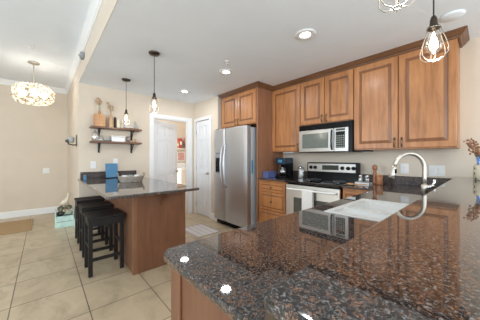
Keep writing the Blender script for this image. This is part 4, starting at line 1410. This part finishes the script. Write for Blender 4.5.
gourd(-0.055, -0.05, 0.245, 0.055, 'dark_green', 'blackish green gourd at the front left of the mint crate')
gourd(0.058, -0.05, 0.25, 0.054, 'pale_green', 'pale green gourd at the front right of the mint crate')
gourd(-0.055, 0.058, 0.315, 0.052, 'olive', 'dark olive gourd at the back left of the crate')
gourd(0.057, 0.058, 0.325, 0.053, 'olive', 'dark olive gourd at the back right of the crate below the white ornament')
gourd(-0.055, 0.0, 0.085, 0.056, 'dark_green', 'dark gourd at the bottom left of the crate')
gourd(0.058, 0.0, 0.085, 0.056, 'olive', 'dark gourd at the bottom right of the crate')
c = (0.315, 5.36)
t = thing('goose_ornament', (c[0], c[1], 0), 'white long-necked goose ornament standing behind the mint crate', 'ornament')
b = MB()
b.tube([(c[0] - 0.09, c[1], 0.345), (c[0] - 0.06, c[1], 0.36), (c[0] - 0.01, c[1], 0.385), (c[0] + 0.025, c[1], 0.44), (c[0] + 0.035, c[1], 0.50), (c[0] + 0.04, c[1], 0.545), (c[0] + 0.045, c[1], 0.562)],
       [0.012, 0.04, 0.055, 0.034, 0.017, 0.021, 0.014], 14)
b.build('body', 'cream', t)
MB().tube([(c[0] + 0.048, c[1], 0.555), (c[0] + 0.085, c[1], 0.545)], [0.011, 0.004], 10).build('beak', 'straw', t)
MB().cyl((c[0] - 0.01, c[1], 0.015), (c[0] - 0.01, c[1], 0.35), 0.013).lathe([(0.0, 0.0), (0.075, 0.0), (0.075, 0.016), (0, 0.02)], (c[0] - 0.01, c[1], 0), 20).build('pedestal', 'pale_oak', t)

# ------------------------------------------------------------------ laundry room behind the open door
t = thing('washing_machine', (3.2, 6.0, 0), 'white top-loading washing machine in the room past the doorway', 'washer')
MB().box(2.85, 3.55, 5.66, 6.30, 0.02, 0.93, 0.015, 2).box(2.88, 3.52, 5.70, 6.28, 0.0, 0.03).build('body', 'enamel', t)
MB().box(2.88, 3.52, 5.68, 6.15, 0.93, 0.95, 0.006, 2).build('lid', 'porcelain', t)
MB().box(2.85, 3.55, 6.18, 6.30, 0.93, 1.08, 0.01, 2).build('console', 'white_plastic', t)
MB().lathe([(0.035, 0), (0.032, -0.02), (0, -0.022)], (3.3, 6.18, 1.01), 16, axis='Y').build('dial', 'nickel', t)
t = thing('laundry_shelf', (2.9, 6.2, 1.5), 'white shelf crowded with packets seen through the doorway', 'shelf')
MB().box(2.45, 3.55, 6.08, 6.34, 1.50, 1.525).build('board', 'white', t)
for x in (2.6, 3.4):
    MB().extrude([(0, 0), (-0.2, 0), (0, -0.18)], (x, 6.34, 1.50), (0, 1, 0), (0, 0, 1), (1, 0, 0), 0.015).build('bracket', 'white', t)
items = [('laundry_box', 2.985, 0.09, 0.20, 'orange', 'orange packet at the left on the laundry shelf'),
         ('laundry_box', 3.085, 0.09, 0.30, 'red', 'red box in the middle of the laundry shelf'),
         ('laundry_bottle', 3.185, 0.07, 0.27, 'grey_green', 'grey bottle right of the red box on the laundry shelf'),
         ('laundry_box', 3.285, 0.09, 0.34, 'pink', 'tall pink box on the laundry shelf'),
         ('laundry_bottle', 3.385, 0.07, 0.24, 'red', 'red bottle at the right of the laundry shelf')]
for nm, x, w, h, mt, lab in items:
    if nm == 'laundry_box':
        t = thing(nm, (x, 6.2, 1.525), lab, 'box', 'packets on the laundry shelf')
        MB().box(x - w / 2, x + w / 2, 6.13, 6.28, 1.525, 1.525 + h, 0.004, 1).build('carton', mt, t)
        MB().box(x - w / 2 + 0.015, x + w / 2 - 0.015, 6.128, 6.131, 1.525 + h * 0.35, 1.525 + h * 0.7).build('sticker', 'paper', t)
    else:
        t = thing(nm, (x, 6.2, 1.525), lab, 'bottle', 'packets on the laundry shelf')
        MB().lathe([(0.042, 0), (0.046, 0.01), (0.045, h * 0.62), (0.018, h * 0.78), (0.016, h * 0.85), (0, h * 0.85)], (x, 6.2, 1.525), 16).build('body', mt, t)
        MB().lathe([(0.02, h * 0.84), (0.02, h), (0, h)], (x, 6.2, 1.525), 14).build('cap', 'white_plastic', t)
t = thing('wall_picture', (3.19, 6.345, 1.15), 'small orange and red picture above the washing machine', 'picture')
MB().box(3.06, 3.32, 6.325, 6.349, 1.14, 1.42, 0.003, 1).build('frame', 'white', t)
MB().box(3.085, 3.295, 6.321, 6.326, 1.165, 1.395).build('print', 'pink', t)
